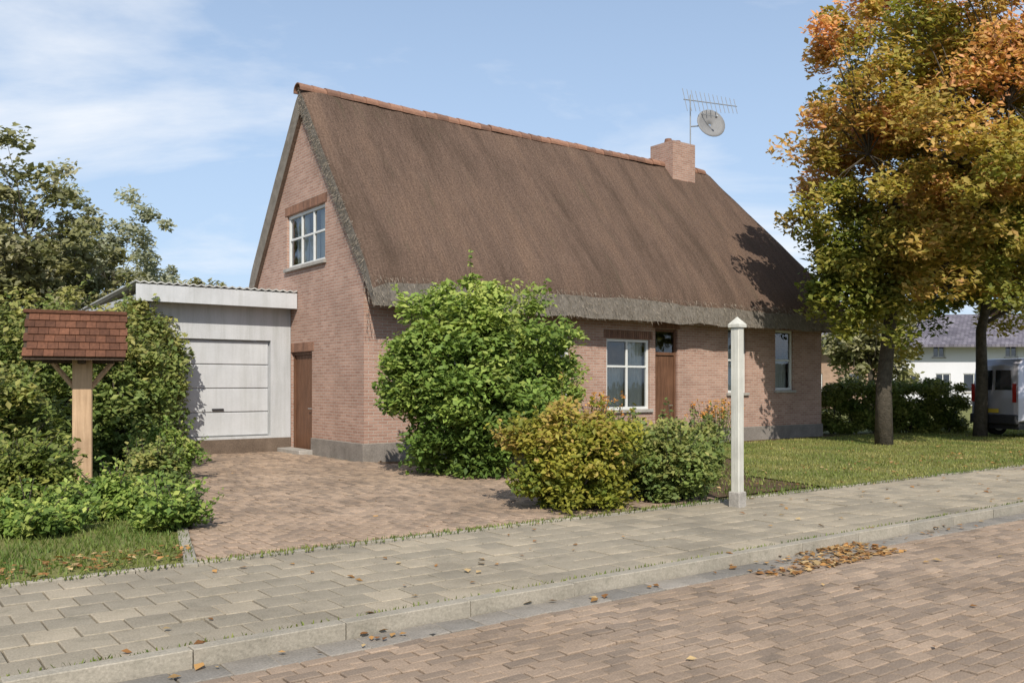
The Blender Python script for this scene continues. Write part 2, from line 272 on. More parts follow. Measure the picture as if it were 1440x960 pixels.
def tris(name, V, n, mat, parent, hue, tone):
    me = bpy.data.meshes.new(name); me.vertices.add(4*n); me.vertices.foreach_set('co', V.astype(np.float32).ravel())
    i = np.arange(n)[:, None]*4; idx = np.hstack([i, i+1, i+2, i, i+2, i+3]).ravel().astype(np.int32)
    me.loops.add(6*n); me.loops.foreach_set('vertex_index', idx); me.polygons.add(2*n); me.polygons.foreach_set('loop_start', np.arange(0, 6*n, 3, dtype=np.int32))
    me.update(calc_edges=True)
    for nm, arr in (('hue', hue), ('tone', tone)):
        arr = RNG.uniform(0.2, 0.8, n) if arr is None else arr
        at = me.attributes.new(nm, 'FLOAT', 'POINT'); at.data.foreach_set('value', np.repeat(np.clip(arr, 0, 1), 4).astype(np.float32))
    return link(name, me, parent, mat)
def clumps(center, rad, k, lump=0.25, lo=0.45, hi=1.0, zlo=-1.0, seed=0):
    """clump centres through an uneven ellipsoid, more of them near its skin"""
    r_ = np.random.default_rng(seed); out = []
    while len(out) < k:
        d = r_.normal(size=3); d /= np.linalg.norm(d)
        if d[2] < zlo: continue
        q = lo + (hi-lo)*r_.random()**0.6
        q *= 1 + lump*noise.noise(Vector(d*1.9) + Vector((seed*3.1, 0, 0)))*1.6
        out.append(np.array(center) + d*q*np.array(rad))
    return np.array(out)
def fill(C, per, cr, seed=0, flat=0.75):
    r_ = np.random.default_rng(seed); k = len(C); d = r_.normal(size=(k, per, 3)); d /= np.linalg.norm(d, axis=2)[:, :, None]
    q = r_.random((k, per, 1))**0.45; crr = (cr*r_.uniform(0.6, 1.35, k))[:, None, None]
    P = C[:, None, :] + d*q*crr*np.array([1, 1, flat]); return P.reshape(-1, 3), np.repeat(np.arange(k), per)
def tree(name, label, loc, height, crown_c, crown_r, k, per, cr, lsize, mat, seed, trunk_r=0.2, fork=0.3, huef=None, group=None, lump=0.3, lo=0.4, zlo=-0.8, extra=None, lean=(0, 0)):
    t = thing(name, label, 'tree', loc, 0, group); rr = random.Random(seed)
    C = clumps(crown_c, crown_r, k, lump, lo, 1.0, zlo, seed)
    if extra is not None: C = np.vstack([C, extra])
    bm = bmesh.new(); zf = height*fork; top = Vector((crown_c[0], crown_c[1], crown_c[2] + crown_r[2]*0.6))
    tp = [Vector((0, 0, -0.1)), Vector((rr.uniform(-.05, .05), rr.uniform(-.05, .05), zf*0.5)), Vector((crown_c[0]*0.08, crown_c[1]*0.08, zf))]
    tube(bm, tp + [tp[-1].lerp(top, 0.4) + Vector((rr.uniform(-.2, .2), rr.uniform(-.2, .2), 0)), top], [trunk_r*1.25, trunk_r, trunk_r*0.85, trunk_r*0.5, trunk_r*0.12], 10)
    limbs = []
    for i in range(9):
        an = 2*math.pi*i/9 + rr.uniform(-.3, .3); f = 0.05 + 0.6*i/9; st = tp[-1].lerp(top, f*0.7)
        en = Vector(crown_c) + Vector((math.cos(an)*crown_r[0]*0.72, math.sin(an)*crown_r[1]*0.72, crown_r[2]*(-0.45 + 0.95*f)))
        md = st.lerp(en, 0.5) + Vector((rr.uniform(-.2, .2), rr.uniform(-.2, .2), rr.uniform(0, .35)))
        tube(bm, [st, md, en], [trunk_r*0.42, trunk_r*0.26, trunk_r*0.07], 6); limbs += [st.lerp(md, .5), md, md.lerp(en, .5), en]
    for c in C[::2]:
        c = Vector(c); q = min(limbs, key=lambda p: (p-c).length); m = q.lerp(c, 0.5) + Vector((0, 0, 0.08*(c-q).length))
        tube(bm, [q, m, c], [trunk_r*0.11, trunk_r*0.075, trunk_r*0.03], 4)
    if extra is not None:
        e0 = Vector(extra.mean(axis=0)); q = min(limbs, key=lambda p: (p-e0).length); tube(bm, [q, q.lerp(e0, .5)+Vector((0, 0, .25)), e0], [0.05, 0.03, 0.012], 5)
    bmo('trunk', bm, M['bark'], t, smooth=True)
    P, ci = fill(C, per, cr, seed+5); r_ = np.random.default_rng(seed+9)
    base = r_.uniform(0.15, 0.85, len(C)); hue = huef(C) if huef else r_.uniform(0.1, 0.9, len(C))
    leaves('crown', P, lsize, mat, t, hue[ci] + r_.normal(0, 0.12, len(P)), base[ci]*0.6 + r_.uniform(0, 0.4, len(P)))
    return t
def shrub(name, label, loc, rad, h, k, per, cr, lsize, mat, seed, group=None, huef=None, lump=0.25, cat='shrub', zlo=-0.25, box_=None, rz=0.0, cz=0.45, stems=7):
    t = thing(name, label, cat, loc, rz, group); rr = random.Random(seed); r_ = np.random.default_rng(seed)
    if box_ is None: C = clumps((0, 0, h*cz), (rad[0]-cr*0.6, rad[1]-cr*0.6, h*(1-cz)-cr*0.4), k, lump, 0.35, 1.0, -0.95, seed); C[:, 2] = np.maximum(C[:, 2], cr*0.55)
    else:
        C = np.column_stack([r_.uniform(-rad[0], rad[0], k), r_.uniform(-rad[1], rad[1], k), cr*0.35 + (h-cr*0.8)*r_.random(k)])
        C[:, 2] *= 1 + 0.10*np.array([noise.noise(Vector((x*0.9, seed, 0))) for x in C[:, 0]])
    bm = bmesh.new()
    tube(bm, [(0, 0, -.12), (0, 0, -.02)], [.12, .09], 8)
    for c in C[::max(1, len(C)//(stems*4))]:
        c = Vector(c); b0 = Vector((c.x*0.04 if box_ is None else c.x*.97, c.y*0.04, -0.05)); tube(bm, [b0, b0.lerp(c, 0.5) + Vector((0, 0, 0.06)), c], [0.028, 0.019, 0.006], 5)
    SH = []
    if box_ is None:
        for c in C[np.argsort(-C[:, 2])][:len(C)//2][::max(1, len(C)//36)]:
            d = Vector((c[0], c[1], .55*h*rr.uniform(.4, 1.3))).normalized(); q0 = Vector(c); ln_ = (cr+.05)*rr.uniform(.9, 1.7); pts_ = [q0, q0+d*ln_*.5, q0+d*ln_+Vector((rr.uniform(-.06, .06), rr.uniform(-.06, .06), .04))]
            tube(bm, pts_, [.008, .006, .003], 4)
            for f_ in range(12): SH.append(tuple(pts_[1].lerp(pts_[2], f_/12) + Vector((rr.gauss(0, .025), rr.gauss(0, .025), rr.gauss(0, .025)))))
    bmo('stem', bm, M['bark'], t, smooth=True)
    P, ci = fill(C, per, cr, seed+3)
    if SH: P = np.vstack([P, np.array(SH)]); ci = np.concatenate([ci, r_.integers(0, len(C), len(SH))])
    P[:, 2] = P[:, 2]; P[:, 2] = np.maximum(P[:, 2], 0.03 + 0.05*r_.random(len(P)))
    hue = huef(C) if huef else r_.uniform(0.1, 0.9, len(C)); base = r_.uniform(0.1, 0.9, len(C))
    leaves('foliage', P, lsize, mat, t, hue[ci] + r_.normal(0, 0.14, len(P)), base[ci]*0.6 + r_.uniform(0, 0.4, len(P)), up=0.55)
    return t
# ------------------------------------------------------------------ the ground
def sheet(name, corners, z, mat, kind='structure', parent=None):
    o = pyd(name, [(p.x, p.y, z) for p in corners], [tuple(range(len(corners)))], mat, parent)
    if parent is None: struct(o, kind)
    return o
sheet('ground', [Vector((-900, -200, 0)), Vector((900, -200, 0)), Vector((900, 1500, 0)), Vector((-900, 1500, 0))], -0.14, M['ground'])
garden = sheet('garden_ground', [pt(-60, 2.98), pt(120, 2.98), pt(120, 90), pt(-60, 90)], -0.006, M['soil'])
road = sheet('road', [pt(-60, -7.5), pt(120, -7.5), pt(120, 0.02), pt(-60, 0.02)], -0.105, M['joint'])
walk = sheet('pavement', [pt(-60, 0.02), pt(120, 0.02), pt(120, 3.0), pt(-60, 3.0)], -0.03, M['joint'])
def inview(p, mg=60):
    if p.y < 1.5: return False
    x = 720 + F*p.x/p.y; y = HOR + F*(EYE-p.z)/p.y; return -mg < x < 1440+mg and y < 960+mg
def pave(parent, name, mat, cells, z0, z1, limit=300, inset=0.004, zj=0.004, tj=1.0, stuffname=None):
    """cells: (s, o, half_s, half_o, turn); the 300 that show largest are parts, the rest one joined part"""
    items = []
    for (s, o, hs, ho, tr) in cells:
        c = pt(s, o)
        if inview(c): items.append((c.y, c, hs, ho, tr))
    items.sort(key=lambda q: q[0]); rr = random.Random(len(items))
    def verts(hs, ho, dz, tilt):
        hs -= inset; ho -= inset; ch = 0.006; out = []
        for (zz, q) in ((z0-z1, 0), (-ch, 0), (0, ch)):
            for sx, sy in ((-1, -1), (1, -1), (1, 1), (-1, 1)): out.append((sx*(hs-q), sy*(ho-q), zz + (dz + tilt[0]*sx + tilt[1]*sy if zz > z0-z1 else 0)))
        return out
    fc = [(a_*4+k, a_*4+(k+1) % 4, a_*4+4+(k+1) % 4, a_*4+4+k) for a_ in (0, 1) for k in range(4)] + [(8, 9, 10, 11)]
    var = {}
    BV, BF, BT = [], [], []
    for i, (D, c, hs, ho, tr) in enumerate(items):
        yaw = YAW + tr + rr.gauss(0, 0.008)
        if i < limit:
            key = (round(hs, 3), round(ho, 3), rr.randrange(9))
            if key not in var:
                me = bpy.data.meshes.new(name); me.from_pydata(verts(hs, ho, rr.gauss(0, zj*0.4), (rr.gauss(0, zj*0.35), rr.gauss(0, zj*0.35))), [], fc); me.materials.append(mat)
                at = me.attributes.new('tone', 'FLOAT', 'POINT'); at.data.foreach_set('value', [0.5+(rr.random()-.5)*tj]*12); var[key] = me
            o = bpy.data.objects.new(name, var[key]); COL.objects.link(o); o.parent = parent
            o.location = (c.x, c.y, z1 + rr.gauss(0, zj*0.5)); o.rotation_euler = (0, 0, yaw)
        else:
            m4 = Matrix.Translation((c.x, c.y, z1 + rr.gauss(0, zj*0.5))) @ Matrix.Rotation(yaw, 4, 'Z'); n0 = len(BV)
            BV += [m4 @ Vector(v) for v in verts(hs, ho, rr.gauss(0, zj*0.4), (rr.gauss(0, zj*0.35), rr.gauss(0, zj*0.35)))]
            BF += [tuple(n0+k for k in f) for f in fc]; BT += [0.5+(rr.random()-.5)*tj]*12
    if BV: struct(pyd(stuffname or name+'_field', BV, BF, mat, parent, tone=BT), 'stuff')
rows = []
for j in range(64):                                   # road: running bond, courses across the road
    oo = -0.30 - 0.107*j - 0.055
    for i in range(-30, 95): rows.append((i*0.214 + (0.107 if j % 2 else 0) + 0.02*math.sin(j), oo, 0.105, 0.052, 0))
pave(road, 'paver', M['paver'], rows, -0.12, -0.085, zj=0.005, stuffname='far_pavers')
pave(road, 'gutter_stone', M['gutter'], [(i*0.30, -0.145 , 0.148, 0.135, 0) for i in range(-20, 110)], -0.12, -0.092, limit=300, zj=0.004)
pave(walk, 'kerb_stone', M['kerb'], [(i*1.0, 0.065, 0.499, 0.062, 0) for i in range(-8, 40)], -0.14, 0.012, zj=0.003)
pave(walk, 'slab', M['slab'], [(i*0.302 + (0.151 if j % 2 else 0), 0.29 + 0.302*j, 0.15, 0.15, 0) for j in range(8) for i in range(-16, 110)], -0.05, 0.0, zj=0.005, stuffname='far_slabs')
pave(walk, 'edging_stone', M['kerb'], [(i*1.0+.3, 2.63, 0.499, 0.04, 0) for i in range(-8, 40)], -0.1, 0.018, zj=0.003)
# driveway: herringbone-like clay pavers running back to the garage
drv = sheet('driveway', [pt(-0.6, 2.70), pt(6.6, 2.70), pt(6.2, 7.0), pt(5.3, 10.9), pt(5.2, 14.8), pt(1.9, 14.8), pt(1.9, 13.1)], 0.002, M['joint'])
cells = []
for j in range(60):
    oo = 2.78 + j*0.2; smin = -0.56 + (oo-2.98)*0.247 if oo < 13 else 1.92; lim = 6.5 if oo < 5 else (6.3 - (oo-5)*0.17 if oo < 11 else 5.1)
    for i in range(76):
        s_ = -0.6 + i*0.1025
        if smin < s_ < lim: cells.append((s_, oo + (0.1 if i % 2 else 0), 0.0505, 0.0995, 0))
pave(drv, 'edging_stone', M['kerb'], [(-0.64 + i*0.97*.2397, 2.98 + i*.97*.97, .06, .48, -.2419) for i in range(11)], -.08, .03, zj=.003)
pave(drv, 'drive_paver', M['drive'], cells, -0.02, 0.022, zj=0.006, stuffname='far_drive_pavers')
# lawns
sheet('lawn', [pt(9.0, 2.72), pt(110, 2.72), pt(110, 10.3), pt(14.6, 10.3), pt(11.2, 6.2), pt(9.4, 4.6)], 0.012, M['turf'])
sheet('side_lawn', [pt(-30, 2.72), pt(-0.68, 2.72), pt(1.8, 13.0), pt(1.8, 18), pt(-30, 18)], 0.012, M['turf'])
sheet('back_lawn', [pt(21.5, 9.6), pt(110, 9.6), pt(110, 85), pt(21.5, 85)], 0.010, M['turf'])
def inside(poly, P):
    c = np.zeros(len(P), bool); n = len(poly)
    for i in range(n):
        (x1, y1), (x2, y2) = poly[i], poly[(i+1) % n]
        hit = ((y1 > P[:, 1]) != (y2 > P[:, 1])) & (P[:, 0] < (x2-x1)*(P[:, 1]-y1)/(y2-y1+1e-12)+x1); c ^= hit
    return c
def scatter(poly, n, dens=None, seed=0):
    r_ = np.random.default_rng(seed); A = np.array(poly); lo, hi = A.min(0), A.max(0); Q = r_.uniform(lo, hi, (n*3, 2)); Q = Q[inside(poly, Q)][:n]
    X = np.array(O)[:2] + Q[:, :1]*np.array(R)[:2] + Q[:, 1:]*np.array(G)[:2]
    ok = (X[:, 1] > 2) & (np.abs(X[:, 0]/np.maximum(X[:, 1], .1)) < 0.64); return X[ok], Q[ok]
def grass(name, poly, n, h, mat, seed, huelo=0.0, huehi=1.0, w=0.006):
    X, Q = scatter(poly, n, seed=seed); n = len(X); r_ = np.random.default_rng(seed+1)
    hh = h*r_.uniform(0.5, 1.4, n); an = r_.uniform(0, 2*math.pi, n); ln = r_.uniform(0.1, 0.7, n)*hh
    d = np.column_stack([np.cos(an), np.sin(an)]); pp = np.column_stack([-d[:, 1], d[:, 0]])*w; V = np.zeros((n, 4, 3))
    V[:, 0, :2] = X - pp; V[:, 1, :2] = X + pp; V[:, 0, 2] = V[:, 1, 2] = 0.005
    V[:, 2, :2] = X + d*ln[:, None]; V[:, 2, 2] = hh; V[:, 3, :2] = X + d*ln[:, None]*0.35 - pp*0.9; V[:, 3, 2] = hh*0.6
    pat = np.array([noise.noise(Vector((x*0.8, y*0.8, seed))) for x, y in X]); hue = huelo + (huehi-huelo)*np.clip(0.5 + 0.8*pat + r_.normal(0, .15, n), 0, 1)
    o = tris(name, V.reshape(-1, 3), n, mat, None, hue, r_.random(n)); return struct(o, 'stuff')
grass('lawn_grass', [(9.0, 2.75), (45, 2.75), (45, 10.3), (14.6, 10.3), (11.2, 6.2), (9.4, 4.6)], 90000, 0.05, M['grass'], 3, 0.15, 0.85, 0.009)
grass('side_lawn_grass', [(-12, 2.75), (-.66, 2.75), (1.82, 13.0), (1.8, 15), (-12, 15)], 90000, 0.06, M['grass'], 4, 0.0, 0.34, 0.007)
grass('bed_weeds', [(6.9, 2.75), (9.0, 2.75), (9.4, 4.6), (14.6, 10.3), (5.6, 10.2)], 6000, 0.06, M['grass'], 5, 0.0, 0.6, 0.008)
grass('joint_weeds', [(-4, 2.57), (26, 2.57), (26, 2.69), (-4, 2.69)], 5200, 0.045, M['grass'], 6, 0.0, 0.6, 0.007)
grass('kerb_weeds', [(-4, 0.118), (26, 0.118), (26, 0.15), (-4, 0.15)], 1500, 0.03, M['grass'], 7, 0.0, 0.6, 0.006)
def litter(name, polys, size, seed, z):
    PP = []
    for poly, n in polys:
        X, Q = scatter(poly, n, seed=seed); seed += 1
        keep = np.array([noise.noise(Vector((x*0.7, y*0.7, 5))) for x, y in X]) + np.random.default_rng(seed).normal(0, .25, len(X)) > -0.05; PP.append(X[keep])
    X = np.vstack(PP); P = np.column_stack([X, np.full(len(X), z)]); o = leaves(name, P, size, M['litter'], None, RNG.random(len(P)), RNG.random(len(P)), up=9.0, aspect=0.7, sunny=0.0)
    return struct(o, 'stuff')
litter('fallen_leaves', [([(-2, 0.05), (30, 0.05), (30, 2.7), (-2, 2.7)], 300), ([(0.7, 2.7), (6, 2.7), (6, 12), (0.7, 12)], 160)], 0.034, 11, 0.014)
litter('lawn_leaves', [([(6.8, 2.7), (30, 2.7), (30, 5), (6.8, 5)], 900), ([(13, 3), (40, 3), (40, 9), (13, 9)], 900), ([(-6, 2.7), (-.7, 2.7), (-.5, 3.5), (-6, 3.5)], 700)], 0.034, 15, 0.042)
litter('gutter_leaves', [([(-3, -0.28), (40, -0.28), (40, 0.0), (-3, 0.0)], 420), ([(3.3, -0.6), (5.4, -0.6), (5.4, 0.0), (3.3, 0.0)], 620), ([(-3, -4), (30, -4), (30, -0.3), (-3, -0.3)], 130)], 0.033, 31, -0.074)
# ------------------------------------------------------------------ the cottage
def clip(poly, n, d):
    out = []
    for i in range(len(poly)):
        p, q = poly[i], poly[(i+1) % len(poly)]; a_, b_ = p[0]*n[0]+p[1]*n[1]-d, q[0]*n[0]+q[1]*n[1]-d
        if a_ <= 0: out.append(p)
        if (a_ < 0 < b_) or (b_ < 0 < a_): t = a_/(a_-b_); out.append((p[0]+(q[0]-p[0])*t, p[1]+(q[1]-p[1])*t))
    return out
def wall(name, fr, L_, Ht, openings, mat, parent, depth=0.16, clips=(), z0=0.0):
    """fr(a, z, d) -> point; a along the wall, d into it. Openings (a0, a1, z0, z1) get real reveals."""
    xs = sorted({0, L_, *[q for o in openings for q in o[:2]]}); zs = sorted({z0, Ht, *[q for o in openings for q in o[2:]]})
    V, Fc, U = [], [], []
    def face(ps, uv): n = len(V); V.extend(ps); Fc.append(tuple(range(n, n+len(ps)))); U.append(uv)
    for x0, x1 in zip(xs, xs[1:]):
        for a0, a1 in zip(zs, zs[1:]):
            if any(o[0]-1e-6 <= x0 and x1 <= o[1]+1e-6 and o[2]-1e-6 <= a0 and a1 <= o[3]+1e-6 for o in openings): continue
            q = [(x0, a0), (x1, a0), (x1, a1), (x0, a1)]
            for n, d in clips: q = clip(q, n, d) if q else q
            if len(q) >= 3: face([fr(x, z, 0) for x, z in q], q)
    for (x0, x1, a0, a1) in openings:
        for (p, q) in (((x0, a0), (x0, a1)), ((x0, a1), (x1, a1)), ((x1, a1), (x1, a0)), ((x1, a0), (x0, a0))):
            face([fr(*p, 0), fr(*q, 0), fr(*q, depth), fr(*p, depth)], [(p[0], p[1]), (q[0], q[1]), (q[0]+depth, q[1]+.02), (p[0]+depth, p[1]+.02)])
    return pyd(name, V, Fc, mat, parent, uv=U)
def frame_box(fr, a0, a1, z0, z1, d0, d1): 
    v = [fr(a_, z, d) for d in (d0, d1) for z in (z0, z1) for a_ in (a0, a1)]
    return v, [(0, 2, 3, 1), (4, 5, 7, 6), (0, 1, 5, 4), (2, 6, 7, 3), (0, 4, 6, 2), (1, 3, 7, 5)]
def fbox(name, fr, a0, a1, z0, z1, d0, d1, mat, parent, bev=0.005, tone=None):
    v, f = frame_box(fr, a0, a1, z0, z1, d0, d1); bm = bmesh.new(); vv = [bm.verts.new(p) for p in v]
    for q in f: bm.faces.new([vv[i] for i in q])
    return bmo(name, bm, mat, parent, bev=bev, tone=tone)
def window(fr, op, parent, nx, nz, curtain=None, sill=True, dark=True, fm='white', fw=0.075, bar=0.032):
    a0, a1, z0, z1 = op; bm = bmesh.new()
    def add(x0, x1, y0, y1, d0, d1):
        v, f = frame_box(fr, x0, x1, y0, y1, d0, d1); vv = [bm.verts.new(p) for p in v]
        for q in f: bm.faces.new([vv[i] for i in q])
    d0, d1 = 0.055, 0.135
    add(a0+.004, a0+fw, z0+.004, z1-.004, d0, d1); add(a1-fw, a1-.004, z0+.004, z1-.004, d0, d1); add(a0+fw, a1-fw, z0+.004, z0+fw, d0, d1); add(a0+fw, a1-fw, z1-fw, z1-.004, d0, d1)
    w = bmo('window', bm, M[fm], parent, bev=0.004)
    ia0, ia1, iz0, iz1 = a0+fw, a1-fw, z0+fw, z1-fw
    xs = [ia0 + (ia1-ia0)*i/nx for i in range(nx+1)]; zs = nz if isinstance(nz, list) else [iz0 + (iz1-iz0)*i/nz for i in range(nz+1)]
    if isinstance(nz, list): zs = [iz0] + [iz0 + (iz1-iz0)*q for q in nz] + [iz1]
    for x in xs[1:-1]: fbox('glazing_bar', fr, x-bar, x+bar, iz0-.003, iz1+.003, 0.062, 0.125, M[fm], w)
    for z in zs[1:-1]: fbox('glazing_bar', fr, ia0-.003, ia1+.003, z-bar*.8, z+bar*.8, 0.065, 0.122, M[fm], w)
    for i in range(len(xs)-1):
        for j in range(len(zs)-1):
            v = [fr(xs[i]+.01, zs[j]+.01, 0.095), fr(xs[i+1]-.01, zs[j]+.01, 0.095), fr(xs[i+1]-.01, zs[j+1]-.01, 0.095), fr(xs[i]+.01, zs[j+1]-.01, 0.095)]
            pyd('pane', v, [(0, 1, 2, 3)], M['glass'], w)
    if curtain:
        for (c0, c1, y0, y1) in curtain:
            n = 40; V = []; Fc = []
            for i in range(n+1):
                a_ = c0 + (c1-c0)*i/n; dd = 0.26 + 0.03*math.sin(i*1.25) + 0.012*math.sin(i*3.1)
                V += [fr(a_, y0, dd), fr(a_, y1, dd*0.5+.13)]
            for i in range(n): Fc.append((2*i, 2*i+2, 2*i+3, 2*i+1))
            pyd('curtain', V, Fc, M['cloth'], w, smooth=True)
    if sill: fbox('sill', fr, a0-.07, a1+.07, z0-.075, z0+.006, -0.07, 0.06, M['stone'], w, bev=0.008)
    return w
LEN, WID, EAVE, RIDGE = 15.7, 6.0, 3.85, 7.75
house = thing('thatched_cottage', 'long brick cottage with steep brown thatched roof and clay ridge tiles', 'house')
def ffront(a_, z, d): return hp(a_, d, z)
def fgable(a_, z, d): return hp(d, WID-a_, z)           # a runs from the far corner to the near one
def fback(a_, z, d): return hp(LEN-a_, WID-d, z)
def fend(a_, z, d): return hp(LEN-d, a_, z)
winA = (6.7, 8.22, 0.95, 2.75); doorF = (8.42, 9.26, 0.02, 3.05); winB = (11.3, 12.1, 1.35, 3.2); winC = (13.42, 14.28, 1.42, 3.2); winD = (1.9, 3.3, 0.95, 2.75); winE = (4.3, 5.5, 0.95, 2.75)
PL = 0.38
wf = wall('wall', ffront, LEN, 4.15, [winA, doorF, winB, winC, winD, winE], M['brick'], house)
gw = (2.0, 4.15, 4.35, 5.62); gd = (2.25, 3.45, 0.02, 2.35)
pit = (RIDGE-EAVE)/(WID/2)
cl = [((-pit, 1), EAVE+0.12), ((pit, 1), EAVE+0.12+pit*WID)]
wg = wall('wall', fgable, WID, RIDGE+0.1, [gw, gd], M['brick'], house, clips=cl)
wall('wall', fback, LEN, 4.15, [], M['brick'], house); wall('wall', fend, WID, 4.15, [], M['brick'], house)
v, f = frame_box(lambda a_, z, d: hp(a_, d, z), 0.45, LEN-.45, -0.02, 4.0, 4.2, 4.3)
pyd('partition', v, f, M['inside'], house); pyd('floor', [hp(.3, .3, .02), hp(LEN-.3, .3, .02), hp(LEN-.3, 5.7, .02), hp(.3, 5.7, .02)], [(0, 1, 2, 3)], M['inside'], house)
pyd('loft_floor', [hp(.3, .3, 3.7), hp(LEN-.3, .3, 3.7), hp(LEN-.3, 5.7, 3.7), hp(.3, 5.7, 3.7)], [(0, 1, 2, 3)], M['inside'], house)
window(ffront, winA, house, 2, [0.62], [(winA[0]+.05, winA[1]-.72, 0.95, 2.1), (winA[1]-.55, winA[1]-.05, .95, 2.7)])
window(ffront, winB, house, 1, [0.5], [(winB[0]+.04, winB[1]-.04, 1.4, 2.6)])
window(ffront, winC, house, 1, [0.5], [(winC[0]+.04, winC[1]-.04, 1.45, 2.3)])
window(ffront, winD, house, 2, [0.62]); window(ffront, winE, house, 2, [0.62])
window(fgable, gw, house, 3, [0.55], [(gw[0]+.05, gw[0]+.75, gw[2], gw[3]-.05), (gw[1]-.8, gw[1]-.05, gw[2], gw[3]-.05), (gw[0]+.75, gw[1]-.8, gw[2], gw[2]+.75)])
def plank_door(fr, op, parent, transom=None):
    a0, a1, z0, z1 = op; bm = bmesh.new()
    d = fbox('door', fr, a0+.004, a1-.004, z0+.02, (transom or z1)-.06, 0.125, 0.15, M['beam'], parent)
    n = 6; w_ = (a1-a0-.14)/n
    for i in range(n): fbox('plank', fr, a0+.07+i*w_+.004, a0+.07+(i+1)*w_-.004, z0+.03, (transom or z1)-.07, 0.095, 0.13, M['door'], d)
    for (x0, x1, y0, y1) in ((a0+.004, a0+.07, z0, z1-.004), (a1-.07, a1-.004, z0, z1-.004), (a0+.07, a1-.07, z1-.07, z1-.004)): fbox('jamb', fr, x0, x1, y0, y1, 0.06, 0.15, M['door'], d)
    if transom:
        fbox('jamb', fr, a0+.07, a1-.07, transom-.06, transom+.02, 0.06, 0.15, M['door'], d)
        pyd('transom_pane', [fr(a0+.07, transom+.02, .1), fr(a1-.07, transom+.02, .1), fr(a1-.07, z1-.07, .1), fr(a0+.07, z1-.07, .1)], [(0, 1, 2, 3)], M['glass'], d)
    bm = bmesh.new(); h0 = fr(a1-.16, z0+1.02, 0.09); h1 = fr(a1-.16, z0+1.02, 0.03); h2 = fr(a1-.28, z0+1.02, 0.03); tube(bm, [h0, h1, h2], [.011]*3, 6); bmo('handle', bm, M['steel'], d)
    fbox('doorstep', fr, a0-.1, a1+.1, -.02, 0.11, -0.35, 0.0, M['stone'], d, bev=0.012); return d
plank_door(ffront, doorF, house, 2.42); plank_door(fgable, gd, house)
fbox('plinth', ffront, -0.035, doorF[0]-.003, -0.05, PL, -0.035, -0.0, M['plinth'], house); fbox('plinth', ffront, doorF[1]+.003, LEN+.035, -0.05, PL, -0.035, 0, M['plinth'], house)
fbox('plinth', fgable, 0, gd[0]-.003, -0.05, PL, -0.035, 0, M['plinth'], house); fbox('plinth', fgable, gd[1]+.003, WID-.002, -0.05, PL, -0.035, 0, M['plinth'], house)
for op, fr in ((winA, ffront), (winB, ffront), (winC, ffront), (doorF, ffront), (gw, fgable), (gd, fgable), (winD, ffront), (winE, ffront)):   # brick-on-end lintels, each brick a piece
    par = wf if fr is ffront else wg; n = int(round((op[1]-op[0]+.2)/0.075)); w_ = (op[1]-op[0]+.2)/n
    for i in range(n): fbox('lintel_brick', fr, op[0]-.1+i*w_+.005, op[0]-.1+(i+1)*w_-.005, op[3]+.006, op[3]+.212, -0.012, 0.01, M['ridge'], par, bev=0.003, tone=random.random()*.8)
